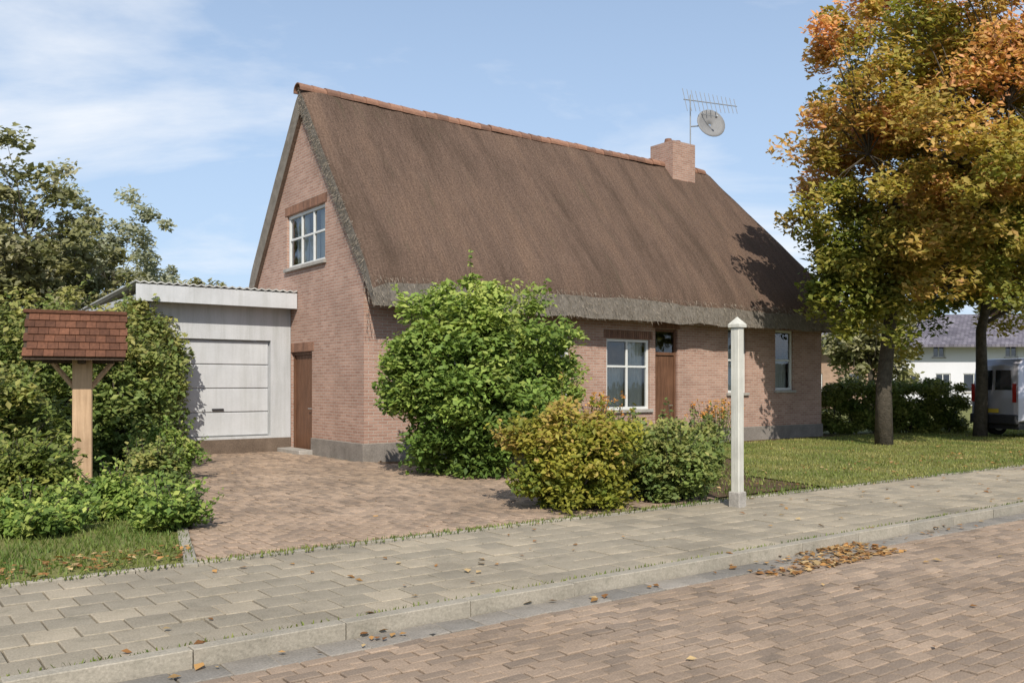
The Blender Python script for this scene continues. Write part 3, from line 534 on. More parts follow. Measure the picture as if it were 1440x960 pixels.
# thatch: thick shell with rounded, uneven surface
def build_thatch():
    bm = bmesh.new(); uvl = bm.loops.layers.uv.new('UVMap'); OV, og, oh = (0.62, 0.30), 0.13, 0.5
    Z = EAVE + 0.12; n = Vector((0, -(pit), 1)); T = 0.42
    def zs(v): return Z + (v if v <= WID/2 else WID-v)*pit           # underside
    hu = 13.65; ru = hu
    vt = T*math.sqrt(1+pit*pit)                                        # vertical thickness
    def ridge_sag(u): return -0.05*math.sin(math.pi*min(1, max(0, u/hu))) + 0.02*noise.noise(Vector((u*.6, 3, 0)))
    grid = {}
    def slope(u0, u1f, side, lev):
        NU, NS = 130, 34; out = []
        for j in range(NS+1):
            t = j/NS; row = []
            for i in range(NU+1):
                v = (-OV[side] + (WID/2+OV[side])*t); um = u1f(t); u = u0 + (um-u0)*i/NU; z = Z + v*pit
                rnd = 0.0
                if lev:
                    z += vt*(1 - 0.30*max(0, 1-t*9)**2)                # eave rolls over
                    e0 = max(0, 1-(u-u0)/0.5); z -= 0.14*e0*e0
                    z += 0.07*noise.noise(Vector((u*0.5, v*0.6, side*7.))) + 0.03*noise.noise(Vector((u*1.9, v*1.2, side*3.))) + 0.014*noise.noise(Vector((u*5., v*2.6, side*3.)))
                    if t > 0.93: z -= 0.10*((t-.93)/.07)**2
                z += ridge_sag(u)*t
                if t < .02 and not lev: z += 0.045*noise.noise(Vector((u*1.1, 9, side))) + 0.02*noise.noise(Vector((u*4.3, 2, side)))
                if t < .02: v += 0.03*noise.noise(Vector((u*1.7, lev*5., side)))
                vv = v if side == 0 else WID-v
                row.append(bm.verts.new(hp(u, vv, z)))
            out.append(row)
        for j in range(NS):
            for i in range(NU):
                q = (out[j][i], out[j][i+1], out[j+1][i+1], out[j+1][i]); fc = bm.faces.new(q if side == 0 else q[::-1]); fc.smooth = True
                for lp in fc.loops:
                    s_, o_ = so_of(lp.vert.co); lp[uvl].uv = (s_ + side*31, lp.vert.co.z*1.2)
        return out
    ue = lambda t: (LEN+oh) + (hu-(LEN+oh))*t
    A = {}
    for side in (0, 1):
        top = slope(-og, ue, side, 1); bot = slope(-og+0.03, lambda t: ue(t)-0.02, side, 0); A[side] = (top, bot)
        def strip(p, q, k0):
            for i in range(len(p)-1):
                fc = bm.faces.new((p[i], p[i+1], q[i+1], q[i])); fc.smooth = False; fc.material_index = 1
                for lp in fc.loops: 
                    s_, o_ = so_of(lp.vert.co); lp[uvl].uv = (s_*.8 + o_*.6 + k0, lp.vert.co.z*1.2)
        strip(bot[0], top[0], 11); strip([r_[0] for r_ in top], [r_[0] for r_ in bot], 5)
    # hip end: joins the two slopes' end columns
    for lev in (0, 1):
        f_ = [r_[-1] for r_ in A[0][lev]]; b_ = [r_[-1] for r_ in A[1][lev]]; NS = len(f_)-1; K = 22; prev = None
        for j in range(NS+1):
            row = [f_[j]]
            for k in range(1, K):
                p = f_[j].co.lerp(b_[j].co, k/K)
                if lev == 0: p = p + Vector((0, 0, 0.03*noise.noise(p*0.8)))
                row.append(bm.verts.new(p) if j < NS else f_[j])
            row.append(b_[j])
            if prev:
                for k in range(K):
                    q = [prev[k], prev[k+1], row[k+1], row[k]]; q2 = []
                    for x in q:
                        if x not in q2: q2.append(x)
                    if len(q2) < 3: continue
                    try: fc = bm.faces.new(q2)
                    except ValueError: continue
                    fc.smooth = True
                    for lp in fc.loops: s_, o_ = so_of(lp.vert.co); lp[uvl].uv = (o_+77, lp.vert.co.z*1.2)
            else:
                base = row
            prev = row
        if lev == 0: hb = base
        else:
            for k in range(K):
                fc = bm.faces.new((base[k], base[k+1], hb[k+1], hb[k]))
                for lp in fc.loops: s_, o_ = so_of(lp.vert.co); lp[uvl].uv = (o_+55, lp.vert.co.z*1.2)
    bmesh.ops.recalc_face_normals(bm, faces=bm.faces)
    me = bpy.data.meshes.new('roof'); bm.to_mesh(me); bm.free(); me.materials.append(M['thatch']); me.materials.append(M['cut']); return link('roof', me, house), Z + WID/2*pit + vt, hu, ridge_sag
roof, RZ, HU, rsag = build_thatch()
# loose reed ends along the eave and verge
P = []
for i in range(5200):
    u = random.uniform(-.34, LEN+.5); P.append(hp(u, -0.62 - random.uniform(-.03, .03), EAVE + .12 - .62*pit + random.uniform(0.0, 0.62)))
for i in range(1500):
    v_ = random.uniform(-.3, 3); P.append(hp(-.115 - random.uniform(-.02, .035), v_, EAVE+.12 + v_*pit + random.uniform(.02, .62)))
P = np.array([tuple(p) for p in P]); n = len(P); ax = np.zeros((n, 3)); ax[:5200] = np.array(-G*0.5) + np.array([0, 0, -.85]); ax[5200:] = np.array(-R*0.7 - G*.35) + np.array([0, 0, -.6])
ax += RNG.normal(0, .22, (n, 3)); ln = RNG.uniform(.03, .10, n)[:, None]; sd = np.cross(ax, RNG.normal(size=(n, 3))); sd /= np.linalg.norm(sd, axis=1)[:, None]; sd *= .0045
V = np.stack([P-sd, P+sd, P+ax*ln+sd*.5, P+ax*ln-sd*.5], 1)
M['reed'] = leaf_mat('reed_ends', [(0, (0.16, 0.13, 0.10)), (1, (0.33, 0.28, 0.22))], 0.1, 0.9)
struct(tris('reed_ends', V.reshape(-1, 3), n, M['reed'], roof, RNG.random(n), RNG.random(n)), 'stuff')
# ridge tiles: overlapping half-round clay tiles
def ridge_tile_mesh(tone):
    bm = bmesh.new(); n = 9; L0 = 0.40; rings = []
    for (x, r0) in ((0, .175), (L0, .155), (L0, .13), (0, .15)):
        rings.append([bm.verts.new((x, r0*1.15*math.cos(t), r0*math.sin(t)-.03)) for t in [-.18 + (math.pi+.36)*k/n for k in range(n+1)]])
    for p, q in zip(rings, rings[1:]+rings[:1]):
        for k in range(n): bm.faces.new((p[k], p[k+1], q[k+1], q[k]))
    for k in (0, n): bm.faces.new([r_[k] for r_ in rings])
    bmesh.ops.recalc_face_normals(bm, faces=bm.faces); me = bpy.data.meshes.new('ridge_tile'); bm.to_mesh(me); bm.free(); me.materials.append(M['ridge'])
    at = me.attributes.new('tone', 'FLOAT', 'POINT'); at.data.foreach_set('value', [tone]*len(me.vertices)); return me
RT = [ridge_tile_mesh(t) for t in (0.05, .25, .45, .6, .8, 1)]
k = 0; u = -0.17
while u < HU - .1:
    o = link('ridge_tile', RT[random.randrange(6)], roof); o.location = hp(u, WID/2 + random.gauss(0, .006), RZ - .165 + rsag(u) + random.gauss(0, .004)); o.rotation_euler = (0, random.gauss(0, .012), YAW + random.gauss(0, .01)); u += 0.335
# chimney on the ridge near the hip
ch = thing('brick_chimney', 'square brick chimney on the thatched ridge near the hipped end', 'chimney')
cu0, cu1, cv0, cv1 = 11.75, 12.75, 2.5, 3.45
for (fr, Lc) in ((lambda a_, z, d: hp(cu0+a_, cv0+d, z), cu1-cu0), (lambda a_, z, d: hp(cu0+d, cv1-a_, z), cv1-cv0), (lambda a_, z, d: hp(cu1-a_, cv1-d, z), cu1-cu0), (lambda a_, z, d: hp(cu1-d, cv0+a_, z), cv1-cv0)):
    wall('stack', fr, Lc, RZ+.5, [], M['brick'], ch, z0=RZ-1.2)
fc_ = lambda a_, z, d: hp(a_, d, z)
fbox('corbel', fc_, cu0-.06, cu1+.06, cv0-.06, cv1+.06, RZ+.33, RZ+.43, M['ridge'], ch, tone=.2); fbox('cap', fc_, cu0-.1, cu1+.1, cv0-.1, cv1+.1, RZ+.5, RZ+.57, M['stone'], ch, bev=.015)
fbox('flashing', fc_, cu0-.05, cu1+.05, cv0-.08, cv1+.08, RZ-.5, RZ+.05, M['steel'], ch)
for uu in (cu0+.3, cu1-.3):
    bm = bmesh.new(); c = hp(uu, (cv0+cv1)/2, 0); tube(bm, [c+Vector((0, 0, RZ+.55)), c+Vector((0, 0, RZ+.58)), c+Vector((0, 0, RZ+.68))], [.14, .125, .105], 12); bmo('chimney_pot', bm, M['ridge'], ch, smooth=False, tone=.3)
ae = thing('roof_aerial', 'grey television aerial and dish on a mast strapped to the chimney', 'aerial')
mb = hp(cu1+.06, cv0+.25, 0); bm = bmesh.new(); tube(bm, [mb+Vector((0, 0, RZ-.25)), mb+Vector((0, 0, RZ+2.15))], [.022, .02], 8); bmo('mast', bm, M['steel'], ae)
for z_ in (RZ+.05, RZ+.38):
    bm = bmesh.new(); tube(bm, [mb+Vector((0, 0, z_)), hp(cu1-.03, cv0+.25, z_)], [.03, .03], 6); bmo('bracket', bm, M['steel'], ae)
bx_ = Vector((.93, .36, 0)); by_ = Vector((-.36, .93, 0)); ba = mb+Vector((0, 0, RZ+1.98))
bm = bmesh.new(); tube(bm, [ba-bx_*.25, ba+bx_*1.75], [.017, .014], 6); bmo('boom', bm, M['steel'], ae)
for i_ in range(13):
    c_ = ba+bx_*(-.2+i_*.158); l_ = .42-.012*i_; up_ = (by_*.35+Vector((0, 0, .94))).normalized(); bm = bmesh.new(); tube(bm, [c_-up_*l_, c_+up_*l_], [.011, .011], 5); bmo('element', bm, M['steel'], ae)
dc = mb+Vector((0, 0, RZ+1.28))+bx_*.72; dn = Vector((.25, -.93, .28)).normalized(); dx = dn.orthogonal().normalized(); dy = dn.cross(dx)
bm = bmesh.new(); rg = []
for (r0, d0) in ((.04, 0), (.2, .018), (.36, .06), (.48, .11), (.485, .095), (.36, .042), (.2, 0), (.04, -.02)): rg.append([bm.verts.new(dc+dn*d0+(dx*math.cos(2*math.pi*k/24)+dy*math.sin(2*math.pi*k/24))*r0) for k in range(24)])
for p_, q_ in zip(rg, rg[1:]+rg[:1]):
    for k in range(24): bm.faces.new((p_[k], p_[(k+1) % 24], q_[(k+1) % 24], q_[k]))
bmo('dish', bm, M['dishgrey'], ae, smooth=True)
bm = bmesh.new(); tube(bm, [mb+Vector((0, 0, RZ+1.15)), dc-dn*.02], [.02, .02], 6); tube(bm, [dc-dy*.44+dn*.09, dc+dn*.48], [.012, .012], 5); tube(bm, [dc+dn*.42, dc+dn*.52], [.035, .03], 8); bmo('feed_arm', bm, M['steel'], ae)
fbox('wall_plate', ffront, 0.05, LEN-.05, 3.66, 3.84, -0.10, -0.003, M['beam'], house)
for i in range(21): fbox('rafter_end', ffront, 0.3+i*.75-.045, 0.3+i*.75+.045, 3.42, 3.60, -0.5, -0.002, M['beam'], house)
# ------------------------------------------------------------------ white flat-roofed annex built against the rear half of the gable
gar = thing('white_garage', 'white rendered lean-to garage built against the cottage gable', 'garage')
AU, AV, AD, AH = -3.35, 3.75, 5.2, 3.42
def fgar(a_, z, d): return hp(AU+a_, AV+d, z)
GL = -AU - .012
gop = (0.42, 2.85, 0.40, 2.62)
wall('wall', fgar, GL, AH, [gop], M['render'], gar, z0=.34)
wall('wall', lambda a_, z, d: hp(AU+d, AV+AD-a_, z), AD, AH, [], M['render'], gar, z0=.34); wall('wall', lambda a_, z, d: hp(-a_-.012, AV+AD-d, z), GL, AH, [], M['render'], gar, z0=.34)
fbox('plinth', fgar, -.02, GL, -.05, .345, -.02, .14, M['plinthbrick'], gar); fbox('plinth', lambda a_, z, d: hp(AU+d, AV+AD-a_, z), 0, AD-.15, -.05, .345, -.02, .14, M['plinthbrick'], gar)
gdoor = fbox('garage_door', fgar, gop[0]+.004, gop[1]-.004, gop[2]+.004, gop[3]-.004, .12, .15, M['gwhite'], gar)
for i in range(4): fbox('door_panel', fgar, gop[0]+.03, gop[1]-.03, gop[2]+.02+i*.545, gop[2]+.02+i*.545+.53, .085, .121, M['gwhite'], gdoor, bev=.014)
fbox('handle', fgar, 1.5, 1.76, 1.0, 1.045, .045, .088, M['trimdark'], gdoor)
bm = bmesh.new(); nx, ny = 84, 5; rowsv = []
for j in range(ny+1):
    t = j/ny; rowsv.append([bm.verts.new(hp(AU-.25 + (GL+.24)*i/nx, AV-.42 + t*(AD+.7), AH+.33 - t*.25 + .018*math.cos(i*math.pi/2))) for i in range(nx+1)])
for j in range(ny):
    for i in range(nx): bm.faces.new((rowsv[j][i], rowsv[j][i+1], rowsv[j+1][i+1], rowsv[j+1][i]))
ex = bmesh.ops.extrude_face_region(bm, geom=list(bm.faces)); [setattr(q, 'co', q.co + Vector((0, 0, .03))) for q in ex['geom'] if isinstance(q, bmesh.types.BMVert)]
bmo('roof', bm, M['sheet'], gar, tone=.5)
fbox('fascia', fgar, -.24, GL-.004, AH-.06, AH+.30, -.40, -.36, M['gwhite'], gar); fbox('fascia', lambda a_, z, d: hp(AU-.22+d, AV+AD-a_, z), 0, AD+.35, AH-.06, AH+.08, 0, .03, M['gwhite'], gar)
fbox('soffit', fgar, -.2, GL-.004, AH-.04, AH-.01, -.36, .10, M['gwhite'], gar)
bm = bmesh.new(); tube(bm, [fgar(.12, AH-.02, -.10), fgar(.12, .02, -.07)], [.035]*2, 8); bmo('downpipe', bm, M['steel'], gar)
# ------------------------------------------------------------------ roofed timber post in the side garden
pb = ground(116, 694)
rp = thing('roofed_post', 'stout pale timber post carrying a small brown shingled roof', 'garden post', pb, math.radians(24))
box('post', -.13, .13, -.13, .13, -.05, 2.0, M['oak'], rp, .015, .5)
box('foot', -.2, .2, -.2, .2, -.05, .14, M['stone'], rp, .02)
box('bracket', -.52, .42, -.05, .05, 1.9, 2.01, M['beam'], rp, .008); box('bracket', -.05, .05, -.45, .45, 1.89, 2.0, M['beam'], rp, .008)
for sx in (-1, 1):
    bm = bmesh.new(); tube(bm, [(sx*.11, 0, 1.55), (sx*.40, 0, 1.93)], [.04, .04], 6); bmo('brace', bm, M['oak'], rp, tone=.3)
rs = math.atan2(.62, .56)
for side in (-1, 1):
    bm = bmesh.new(); 
    nrm = Vector((0, side*math.sin(rs), math.cos(rs)))
    V = [(x-.06, side*y, z) for x in (-.66, .62) for (y, z) in ((0, 2.62), (.58, 1.98), (.58, 1.94), (0, 2.58))]
    vv = [bm.verts.new(p) for p in V]
    for q in ((0, 1, 5, 4), (1, 2, 6, 5), (2, 3, 7, 6), (3, 0, 4, 7), (0, 3, 2, 1), (4, 5, 6, 7)): bm.faces.new([vv[i] for i in q])
    rfp = bmo('roof', bm, M['beam'], rp)
    for j in range(6):
        for i in range(10):
            x0 = -.73 + i*.131 + (0.05 if j % 2 else 0); x1 = min(x0+.126, .60); x0 = max(x0, -.74)
            t0, t1 = 1.02-(j*.165), 1.02-(j*.165+.205); t1 = max(t1, 0)
            bm = bmesh.new(); vv = []
            for x in (x0, x1):
                for (t, off) in ((t0, .034), (t1, .012), (t1, .002), (t0, .016)): vv.append(bm.verts.new(Vector((x, side*.58*t, 2.62-.64*t)) + nrm*off))
            for q in ((0, 1, 5, 4), (1, 2, 6, 5), (2, 3, 7, 6), (3, 0, 4, 7), (0, 3, 2, 1), (4, 5, 6, 7)): bm.faces.new([vv[i_] for i_ in q])
            bmo('shingle', bm, M['redwood'], rfp, tone=random.random())
box('ridge_board', -.76, .60, -.05, .05, 2.615, 2.67, M['redwood'], rp, .01, .4)
for sx in (-.64, .48):
    bm = bmesh.new(); vv = [bm.verts.new((sx+d, y, z)) for d in (0, .03) for (y, z) in ((-.5, 1.99), (.5, 1.99), (0, 2.56))]
    for q in ((0, 1, 2), (3, 5, 4), (0, 3, 4, 1), (1, 4, 5, 2), (2, 5, 3, 0)): bm.faces.new([vv[i] for i in q])
    bmo('gable_board', bm, M['redwood'], rp, tone=.3)
# ------------------------------------------------------------------ pale post by the path
pp_ = ground(1037, 712)
sp = thing('gate_post', 'tall pale square post with pointed cap at the edge of the lawn', 'post', pp_, YAW+.1)
box('shaft', -.062, .062, -.062, .062, -.1, 2.34, M['postpale'], sp, .01)
bm = bmesh.new(); addbox(bm, -.085, .085, -.085, .085, 2.34, 2.38); tp_ = bm.verts.new((0, 0, 2.48)); t4 = [x for x in bm.verts if abs(x.co.z-2.38) < 1e-4]
t4 = [t4[0], t4[1], t4[3], t4[2]]
for i in range(4): bm.faces.new((t4[i], t4[(i+1) % 4], tp_))
sp.rotation_euler = (.006, -.011, YAW+.1); bmo('cap', bm, M['postpale'], sp); box('base_collar', -.085, .085, -.085, .085, -.05, .2, M['stone'], sp, .012)
# ------------------------------------------------------------------ plants in front of the house
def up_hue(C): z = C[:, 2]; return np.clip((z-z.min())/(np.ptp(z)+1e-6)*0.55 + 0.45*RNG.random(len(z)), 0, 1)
bb = ground(672, 668)
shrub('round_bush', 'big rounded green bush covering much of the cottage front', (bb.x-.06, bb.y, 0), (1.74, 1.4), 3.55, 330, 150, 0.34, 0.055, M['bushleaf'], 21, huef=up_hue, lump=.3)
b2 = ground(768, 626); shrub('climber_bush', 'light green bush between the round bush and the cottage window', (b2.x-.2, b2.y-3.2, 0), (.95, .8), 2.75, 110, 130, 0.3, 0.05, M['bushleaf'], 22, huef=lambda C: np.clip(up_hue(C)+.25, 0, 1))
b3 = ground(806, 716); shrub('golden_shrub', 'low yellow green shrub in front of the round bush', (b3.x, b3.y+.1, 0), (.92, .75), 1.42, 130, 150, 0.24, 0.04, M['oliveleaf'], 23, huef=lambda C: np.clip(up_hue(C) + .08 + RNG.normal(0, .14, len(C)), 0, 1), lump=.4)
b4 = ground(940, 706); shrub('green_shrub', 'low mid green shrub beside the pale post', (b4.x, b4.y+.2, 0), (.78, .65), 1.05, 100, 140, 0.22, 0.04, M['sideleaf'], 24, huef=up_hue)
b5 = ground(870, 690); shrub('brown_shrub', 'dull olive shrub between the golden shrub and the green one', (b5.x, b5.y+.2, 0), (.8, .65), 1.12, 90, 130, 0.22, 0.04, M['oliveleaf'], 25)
b6 = ground(1000, 668); shrub('lawn_shrub', 'small leafy shrub behind the pale post', (b6.x-.3, b6.y, 0), (.6, .55), .95, 60, 120, 0.2, 0.04, M['sideleaf'], 26, huef=up_hue)
def flowers(name, label, c, rad, h, n, seed, cat='flowers'):
    t = thing(name, label, cat, c); r_ = np.random.default_rng(seed); bm = bmesh.new(); P = []
    for i in range(n):
        x, y = r_.normal(0, rad*.5, 2); z = h*r_.uniform(.6, 1.05); tube(bm, [(x*.5, y*.5, 0), (x, y, z)], [.006, .004], 4); P.append((x, y, z))
    bmo('stem', bm, M['bushleaf'], t); P = np.array(P); ci = np.repeat(np.arange(n), 9); Q = P[ci] + r_.normal(0, .03, (len(ci), 3)); PT = leaves('petals', Q, .032, M['flower'], t, r_.random(len(Q)), r_.random(len(Q)), up=1.2); struct(PT, 'stuff')
    Q = P[ci]*np.array([.8, .8, 0]) + np.column_stack([r_.normal(0, .06, len(ci)), r_.normal(0, .06, len(ci)), P[ci][:, 2]*r_.random(len(ci))]); leaves('foliage', Q, .04, M['sideleaf'], t); return t
f1 = hp(6.1, -.6); flowers('flower_clump', 'orange flowers growing below the curtained window', (f1.x, f1.y, 0), .45, 1.35, 46, 5)
f2 = hp(10.2, -.6); flowers('flower_clump', 'orange flowers growing between the front door and narrow window', (f2.x, f2.y, 0), .7, 1.15, 60, 6)
# ------------------------------------------------------------------ side garden on the left
sg = 'tall shrubs along the drive'
def at(x, D): return Vector(((x-720)/F*D, D, 0))
for i, (x, D, rx, h, k, lab) in enumerate([(208, 19.0, .95, 3.35, 120, 'tall dark green shrub beside the drive nearest the garage'), (176, 15.6, .85, 2.9, 110, 'tall green shrub beside the drive with the roofed post to its left'),
        (120, 19.5, 1.3, 3.5, 120, 'broad olive green shrub directly behind the roofed post'), (30, 17.5, 1.5, 3.4, 140, 'broad mid green shrub at the end of the side garden away from the drive'), (-20, 13.2, 1.0, 2.0, 90, 'light green rounded shrub on the side lawn away from the drive')]):
    p = at(x, D); shrub('garden_shrub', lab, (p.x, p.y, 0), (rx, rx*.9), h, k, 150, 0.33, 0.055, M['sideleaf'], 40+i, group=sg if i < 4 else None, huef=up_hue)
p = at(26, 11.6); shrub('dark_shrub', 'low dark shrub at the foot of the roofed post', (p.x, p.y, 0), (.75, .6), .8, 70, 130, 0.22, 0.042, M['hedgeleaf'], 50)
p = at(160, 10.6); shrub('edge_shrub', 'low green cushion plant at the drive corner of the side lawn', (p.x, p.y, 0), (.62, .5), .5, 60, 130, 0.17, 0.035, M['bushleaf'], 51)
for x_, D_, r__, h_, l_ in ((236, 9.7, .42, .42, 'low green cushion plant at the very corner of drive and pavement'), (232, 14.6, .55, 1.0, 'mid green bushy plant halfway along the drive'), (45, 9.4, .6, .35, 'flat bright green cushion plant on the side lawn by the pavement')):
    p = at(x_, D_); shrub('edge_shrub', l_, (p.x, p.y, 0), (r__, r__*.9), h_, 50, 130, 0.17, 0.035, M['bushleaf'], int(x_), group='cushion plants of the side garden')
p = at(215, 12.2); shrub('edge_shrub', 'green cushion plant along the drive beside the side lawn', (p.x, p.y, 0), (.5, .5), .75, 50, 130, 0.19, 0.037, M['sideleaf'], 52)
# ------------------------------------------------------------------ trees
def aut(C):
    h = np.array([0.5 + 0.75*noise.noise(Vector((c[0]*.42+3, c[1]*.42, c[2]*.34))) for c in C]); z = (C[:, 2]-3)/10
    return np.clip(h*.8 + z*.6 - .09 + RNG.normal(0, .1, len(C)), 0, 1)
tb = at(1243, 23.2)
ex_ = np.column_stack([RNG.uniform(-1.75, .2, 34), RNG.uniform(-1.2, .6, 34), RNG.uniform(3.55, 5.2, 34)])
tree('autumn_tree', 'large autumn tree with orange and olive leaves beside the cottage end', tb, 13.5, (1.9, -.3, 7.75), (4.35, 3.7, 5.8), 760, 190, 0.55, 0.078, M['autumn'], 61, .19, .24, aut, lump=.2, lo=.3, zlo=-.86, extra=ex_)
t2 = at(1378, 27.0)
tree('maple_tree', 'slender tree with olive leaves behind the large autumn tree', t2, 9.5, (.4, 0, 5.9), (2.9, 2.6, 3.1), 220, 130, 0.5, 0.085, M['autumn'], 62, .17, .34, lambda C: np.clip(aut(C)-.15, 0, 1))
for i, (x, D, h, c, r_, mt, k, lab) in enumerate([(-30, 33, 10.0, (0, 0, 6.3), (4.0, 3.5, 4.2), 'treeleaf', 190, 'dense olive green tree rising at the far end of the side garden'), (70, 36, 8.0, (0, 0, 4.6), (3.3, 3, 3.4), 'treeleaf', 150, 'broad olive tree behind the side garden shrubs'),
        (150, 46, 11.2, (0, 0, 6.4), (3.2, 3.0, 4.9), 'paleleaf', 150, 'pale airy tree far behind the side garden'), (216, 58, 9.8, (0, 0, 5.6), (2.9, 2.5, 4.2), 'paleleaf', 110, 'thin pale tree far behind the white garage'), (285, 46, 6.8, (0, 0, 4.0), (2.2, 2.2, 2.8), 'treeleaf', 90, 'round green tree showing just above the garage roof')]):
    p = at(x, D); tree('background_tree', lab, p, h, c, r_, k, 90, .62, .13, M[mt], 70+i, .2, .25, group='trees behind the side garden', lo=.3)
for i, (x, D, h, lab) in enumerate([(1200, 62, 7.5, 'green tree in the distance between the cottage and the hedge'), (1300, 85, 9, 'dull green tree behind the distant white house'), (1420, 70, 8.5, 'green tree at the far end of the distant white house'), (1226, 50, 6.0, 'olive green tree standing between the two distant houses')]):
    p = at(x, D); tree('distant_tree', lab, p, h, (0, 0, h*.6), (h*.36, h*.36, h*.42), 80, 80, .75, .17, M['treeleaf'], 80+i, .2, .25, group='trees in the distance', lo=.3)
# hedge beside the cottage
h0 = hp(LEN+.9, .6); hd = Vector((.985, .17, 0)); hl = 4.9; hm = h0 + hd*hl/2
shrub('clipped_hedge', 'dark green clipped hedge running from the cottage end past the autumn tree', (hm.x, hm.y, 0), (hl/2, .42), 1.72, 330, 150, .26, .048, M['hedgeleaf'], 90, cat='hedge', box_=True, rz=math.atan2(hd.y, hd.x))
# long garden boundary hedges far off, closing the horizon
for i, (x0, x1, D, hh, lab) in enumerate([(-160, 330, 64, 3.2, 'long far hedge beyond the garage and side garden'), (1130, 1560, 100, 4.0, 'long far hedge beyond the distant white house')]):
    p = at((x0+x1)/2, D); L_ = (x1-x0)/F*D/2; shrub('far_hedge', lab, (p.x, p.y, 0), (L_, .8), hh, 260, 70, .6, .13, M['treeleaf'], 95+i, cat='hedge', box_=True)
# ------------------------------------------------------------------ distant houses
def far_house(name, label, c, yaw, L_, W_, eave, ridge, wm, rm, wins, chim=True):
    t = thing(name, label, 'house', c, yaw)
    fr = lambda a_, z, d: Vector((a_-L_/2, d, z)); ops = [(a_, a_+w_, z, z+h_) for (a_, z, w_, h_) in wins]
    wall('wall', fr, L_, eave, ops, M[wm], t)
    for fx, s_ in (((lambda a_, z, d: Vector((-L_/2+d, W_-a_, z))), 0), ((lambda a_, z, d: Vector((L_/2-d, a_, z))), 1)):
        pt_ = (ridge-eave)/(W_/2); wall('wall', fx, W_, ridge, [], M[wm], t, clips=[((-pt_, 1), eave), ((pt_, 1), eave+pt_*W_)])
    for op in ops: window(fr, op, t, 2, 1, sill=True)
    pyd('room', [fr(.3, 0, 1.5), fr(L_-.3, 0, 1.5), fr(L_-.3, eave, 1.5), fr(.3, eave, 1.5)], [(0, 1, 2, 3)], M['inside'], t)
    for sgn in (0, 1):
        V = []
        for x in (-L_/2-.3, L_/2+.3):
            for (q, dz) in ((-.35, .1), (1, .1), (1, -.08), (-.35, -.08)):
                y = q*W_/2; z = eave + y*(ridge-eave)/(W_/2) + dz; V.append((x, y if sgn == 0 else W_-y, z+.06))
        pyd('roof', V, [(0, 1, 5, 4), (1, 2, 6, 5), (2, 3, 7, 6), (3, 0, 4, 7), (0, 3, 2, 1), (4, 5, 6, 7)], M[rm], t)
    if chim:
        box('chimney', L_*.2, L_*.2+.7, W_/2-.35, W_/2+.35, ridge-.6, ridge+1, M['brick' if False else 'ridge'], t, .01, .3)
    return t
p = at(1372, 66); far_house('distant_house', 'distant white rendered house with blue grey roof beyond the hedge', p, math.radians(-4), 13, 7, 5.0, 6.9, 'farwhite', 'slate', [(1.2, 1, 1.2, 1.4), (3.6, .2, 1.1, 2.2), (5.6, 1, 1.6, 1.4), (8.4, 1, 1.4, 1.4), (10.8, 1, 1.3, 1.4), (3.4, 3.6, .9, 1.1), (8.6, 3.6, .9, 1.1)])
p = at(1176, 58); far_house('distant_house', 'distant tan brick house seen between the cottage end and tree trunk', p, math.radians(8), 6.5, 6, 4.5, 6.2, 'farbrick', 'slate', [(1, 1, 1.3, 1.3), (3.8, 1, 1.3, 1.3)])
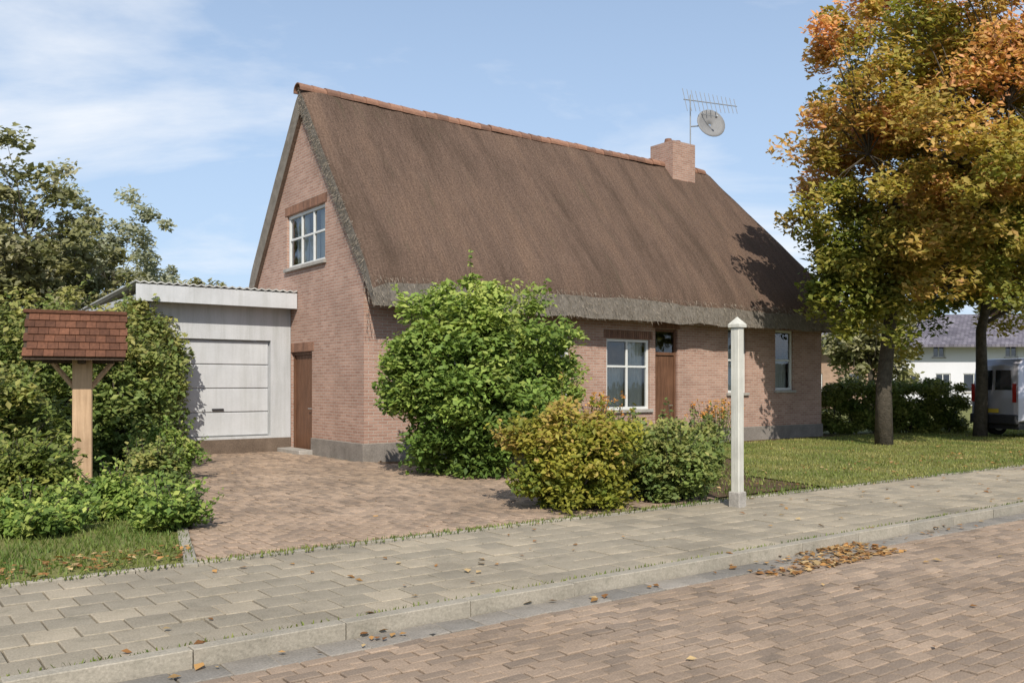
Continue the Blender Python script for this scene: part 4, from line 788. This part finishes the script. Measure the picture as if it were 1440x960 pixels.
# ------------------------------------------------------------------ silver van parked beyond the lawn
def van(loc, yaw):
    t = thing('parked_van', 'silver panel van parked on the grass beyond the hedge end', 'van', loc, yaw)
    L_, W_, H_ = 4.6, 1.86, 2.15
    prof = [(0.0, .42), (0.0, 1.05), (.06, 1.95), (.22, 2.12), (.6, H_), (2.9, H_), (3.2, 2.08), (3.75, 1.22), (4.45, 1.0), (4.6, .75), (4.6, .40)]
    bm = bmesh.new(); rings = []
    for (yy, sc, dz) in ((-W_/2, .93, .03), (-W_/2+.06, .985, .005), (-W_/2+.2, 1, 0), (W_/2-.2, 1, 0), (W_/2-.06, .985, .005), (W_/2, .93, .03)):
        r_ = []
        for (x, z) in prof:
            tin = max(0, (z-1.1)/1.05)*.11; y2 = yy*(1-tin); r_.append(bm.verts.new((L_/2+(x-L_/2)*sc, y2, 1.2+(z-1.2)*sc)))
        rings.append(r_)
    n = len(prof)
    for p_, q_ in zip(rings, rings[1:]):
        for k in range(n): bm.faces.new((p_[k], p_[(k+1) % n], q_[(k+1) % n], q_[k]))
    bm.faces.new(rings[0]); bm.faces.new(rings[-1][::-1]); bmo('body', bm, M['silver'], t, smooth=False, bev=.012)
    for sy in (-1, 1):
        pyd('side_window', [(x, sy*(W_/2-.0+.004)*(1-max(0, (z-1.1)/1.05)*.11), z) for (x, z) in ((2.35, 1.25), (3.45, 1.25), (3.05, 1.88), (2.35, 1.88))], [(0, 1, 2, 3)], M['carglass'], t)
        for wx in (.85, 3.75):
            bm = bmesh.new(); cyl = Matrix.Translation((wx, sy*(W_/2-.09), .32)) @ Matrix.Rotation(math.pi/2, 4, 'X'); bmesh.ops.create_cone(bm, cap_ends=True, segments=28, radius1=.32, radius2=.32, depth=.2, matrix=cyl); w_ = bmo('wheel', bm, M['tyre'], t, bev=.0)
            bm = bmesh.new(); bmesh.ops.create_cone(bm, cap_ends=True, segments=20, radius1=.2, radius2=.2, depth=.225, matrix=cyl); bmo('rim', bm, M['steel'], w_)
        pyd('tail_light', [(-.012+.0*z, sy*y, z) for z in (.95, 1.45) for y in (.70, .84)], [(0, 1, 3, 2)], M['lampred'], t)
        pyd('rear_window', [(-.012 + (.04 if z > 1.5 else .012), sy*y, z) for (y, z) in ((.06, 1.28), (.66, 1.28), (.60, 1.82), (.06, 1.82))], [(0, 1, 2, 3)], M['carglass'], t)
        bm = bmesh.new(); addbox(bm, 3.25, 3.4, sy*1.08-.1, sy*1.08+.1, 1.2, 1.42); bmo('wing_mirror', bm, M['trimdark'], t, bev=.02)
    bm = bmesh.new(); addbox(bm, -.06, .1, -.86, .86, .36, .62); bmo('rear_bumper', bm, M['trimdark'], t, bev=.025)
    bm = bmesh.new(); addbox(bm, 4.45, 4.66, -.86, .86, .32, .62); bmo('front_bumper', bm, M['trimdark'], t, bev=.025)
    bm = bmesh.new(); addbox(bm, .1, 4.5, -.8, .8, .22, .45); bmo('underbody', bm, M['trimdark'], t)
    box('number_plate', -.075, -.058, -.26, .26, .66, .77, M['plate'], t, .003)
    return t
v0 = at(1397, 26.8); van((v0.x, v0.y, .02), math.radians(14)).scale = (1.08, 1.05, 1.1)
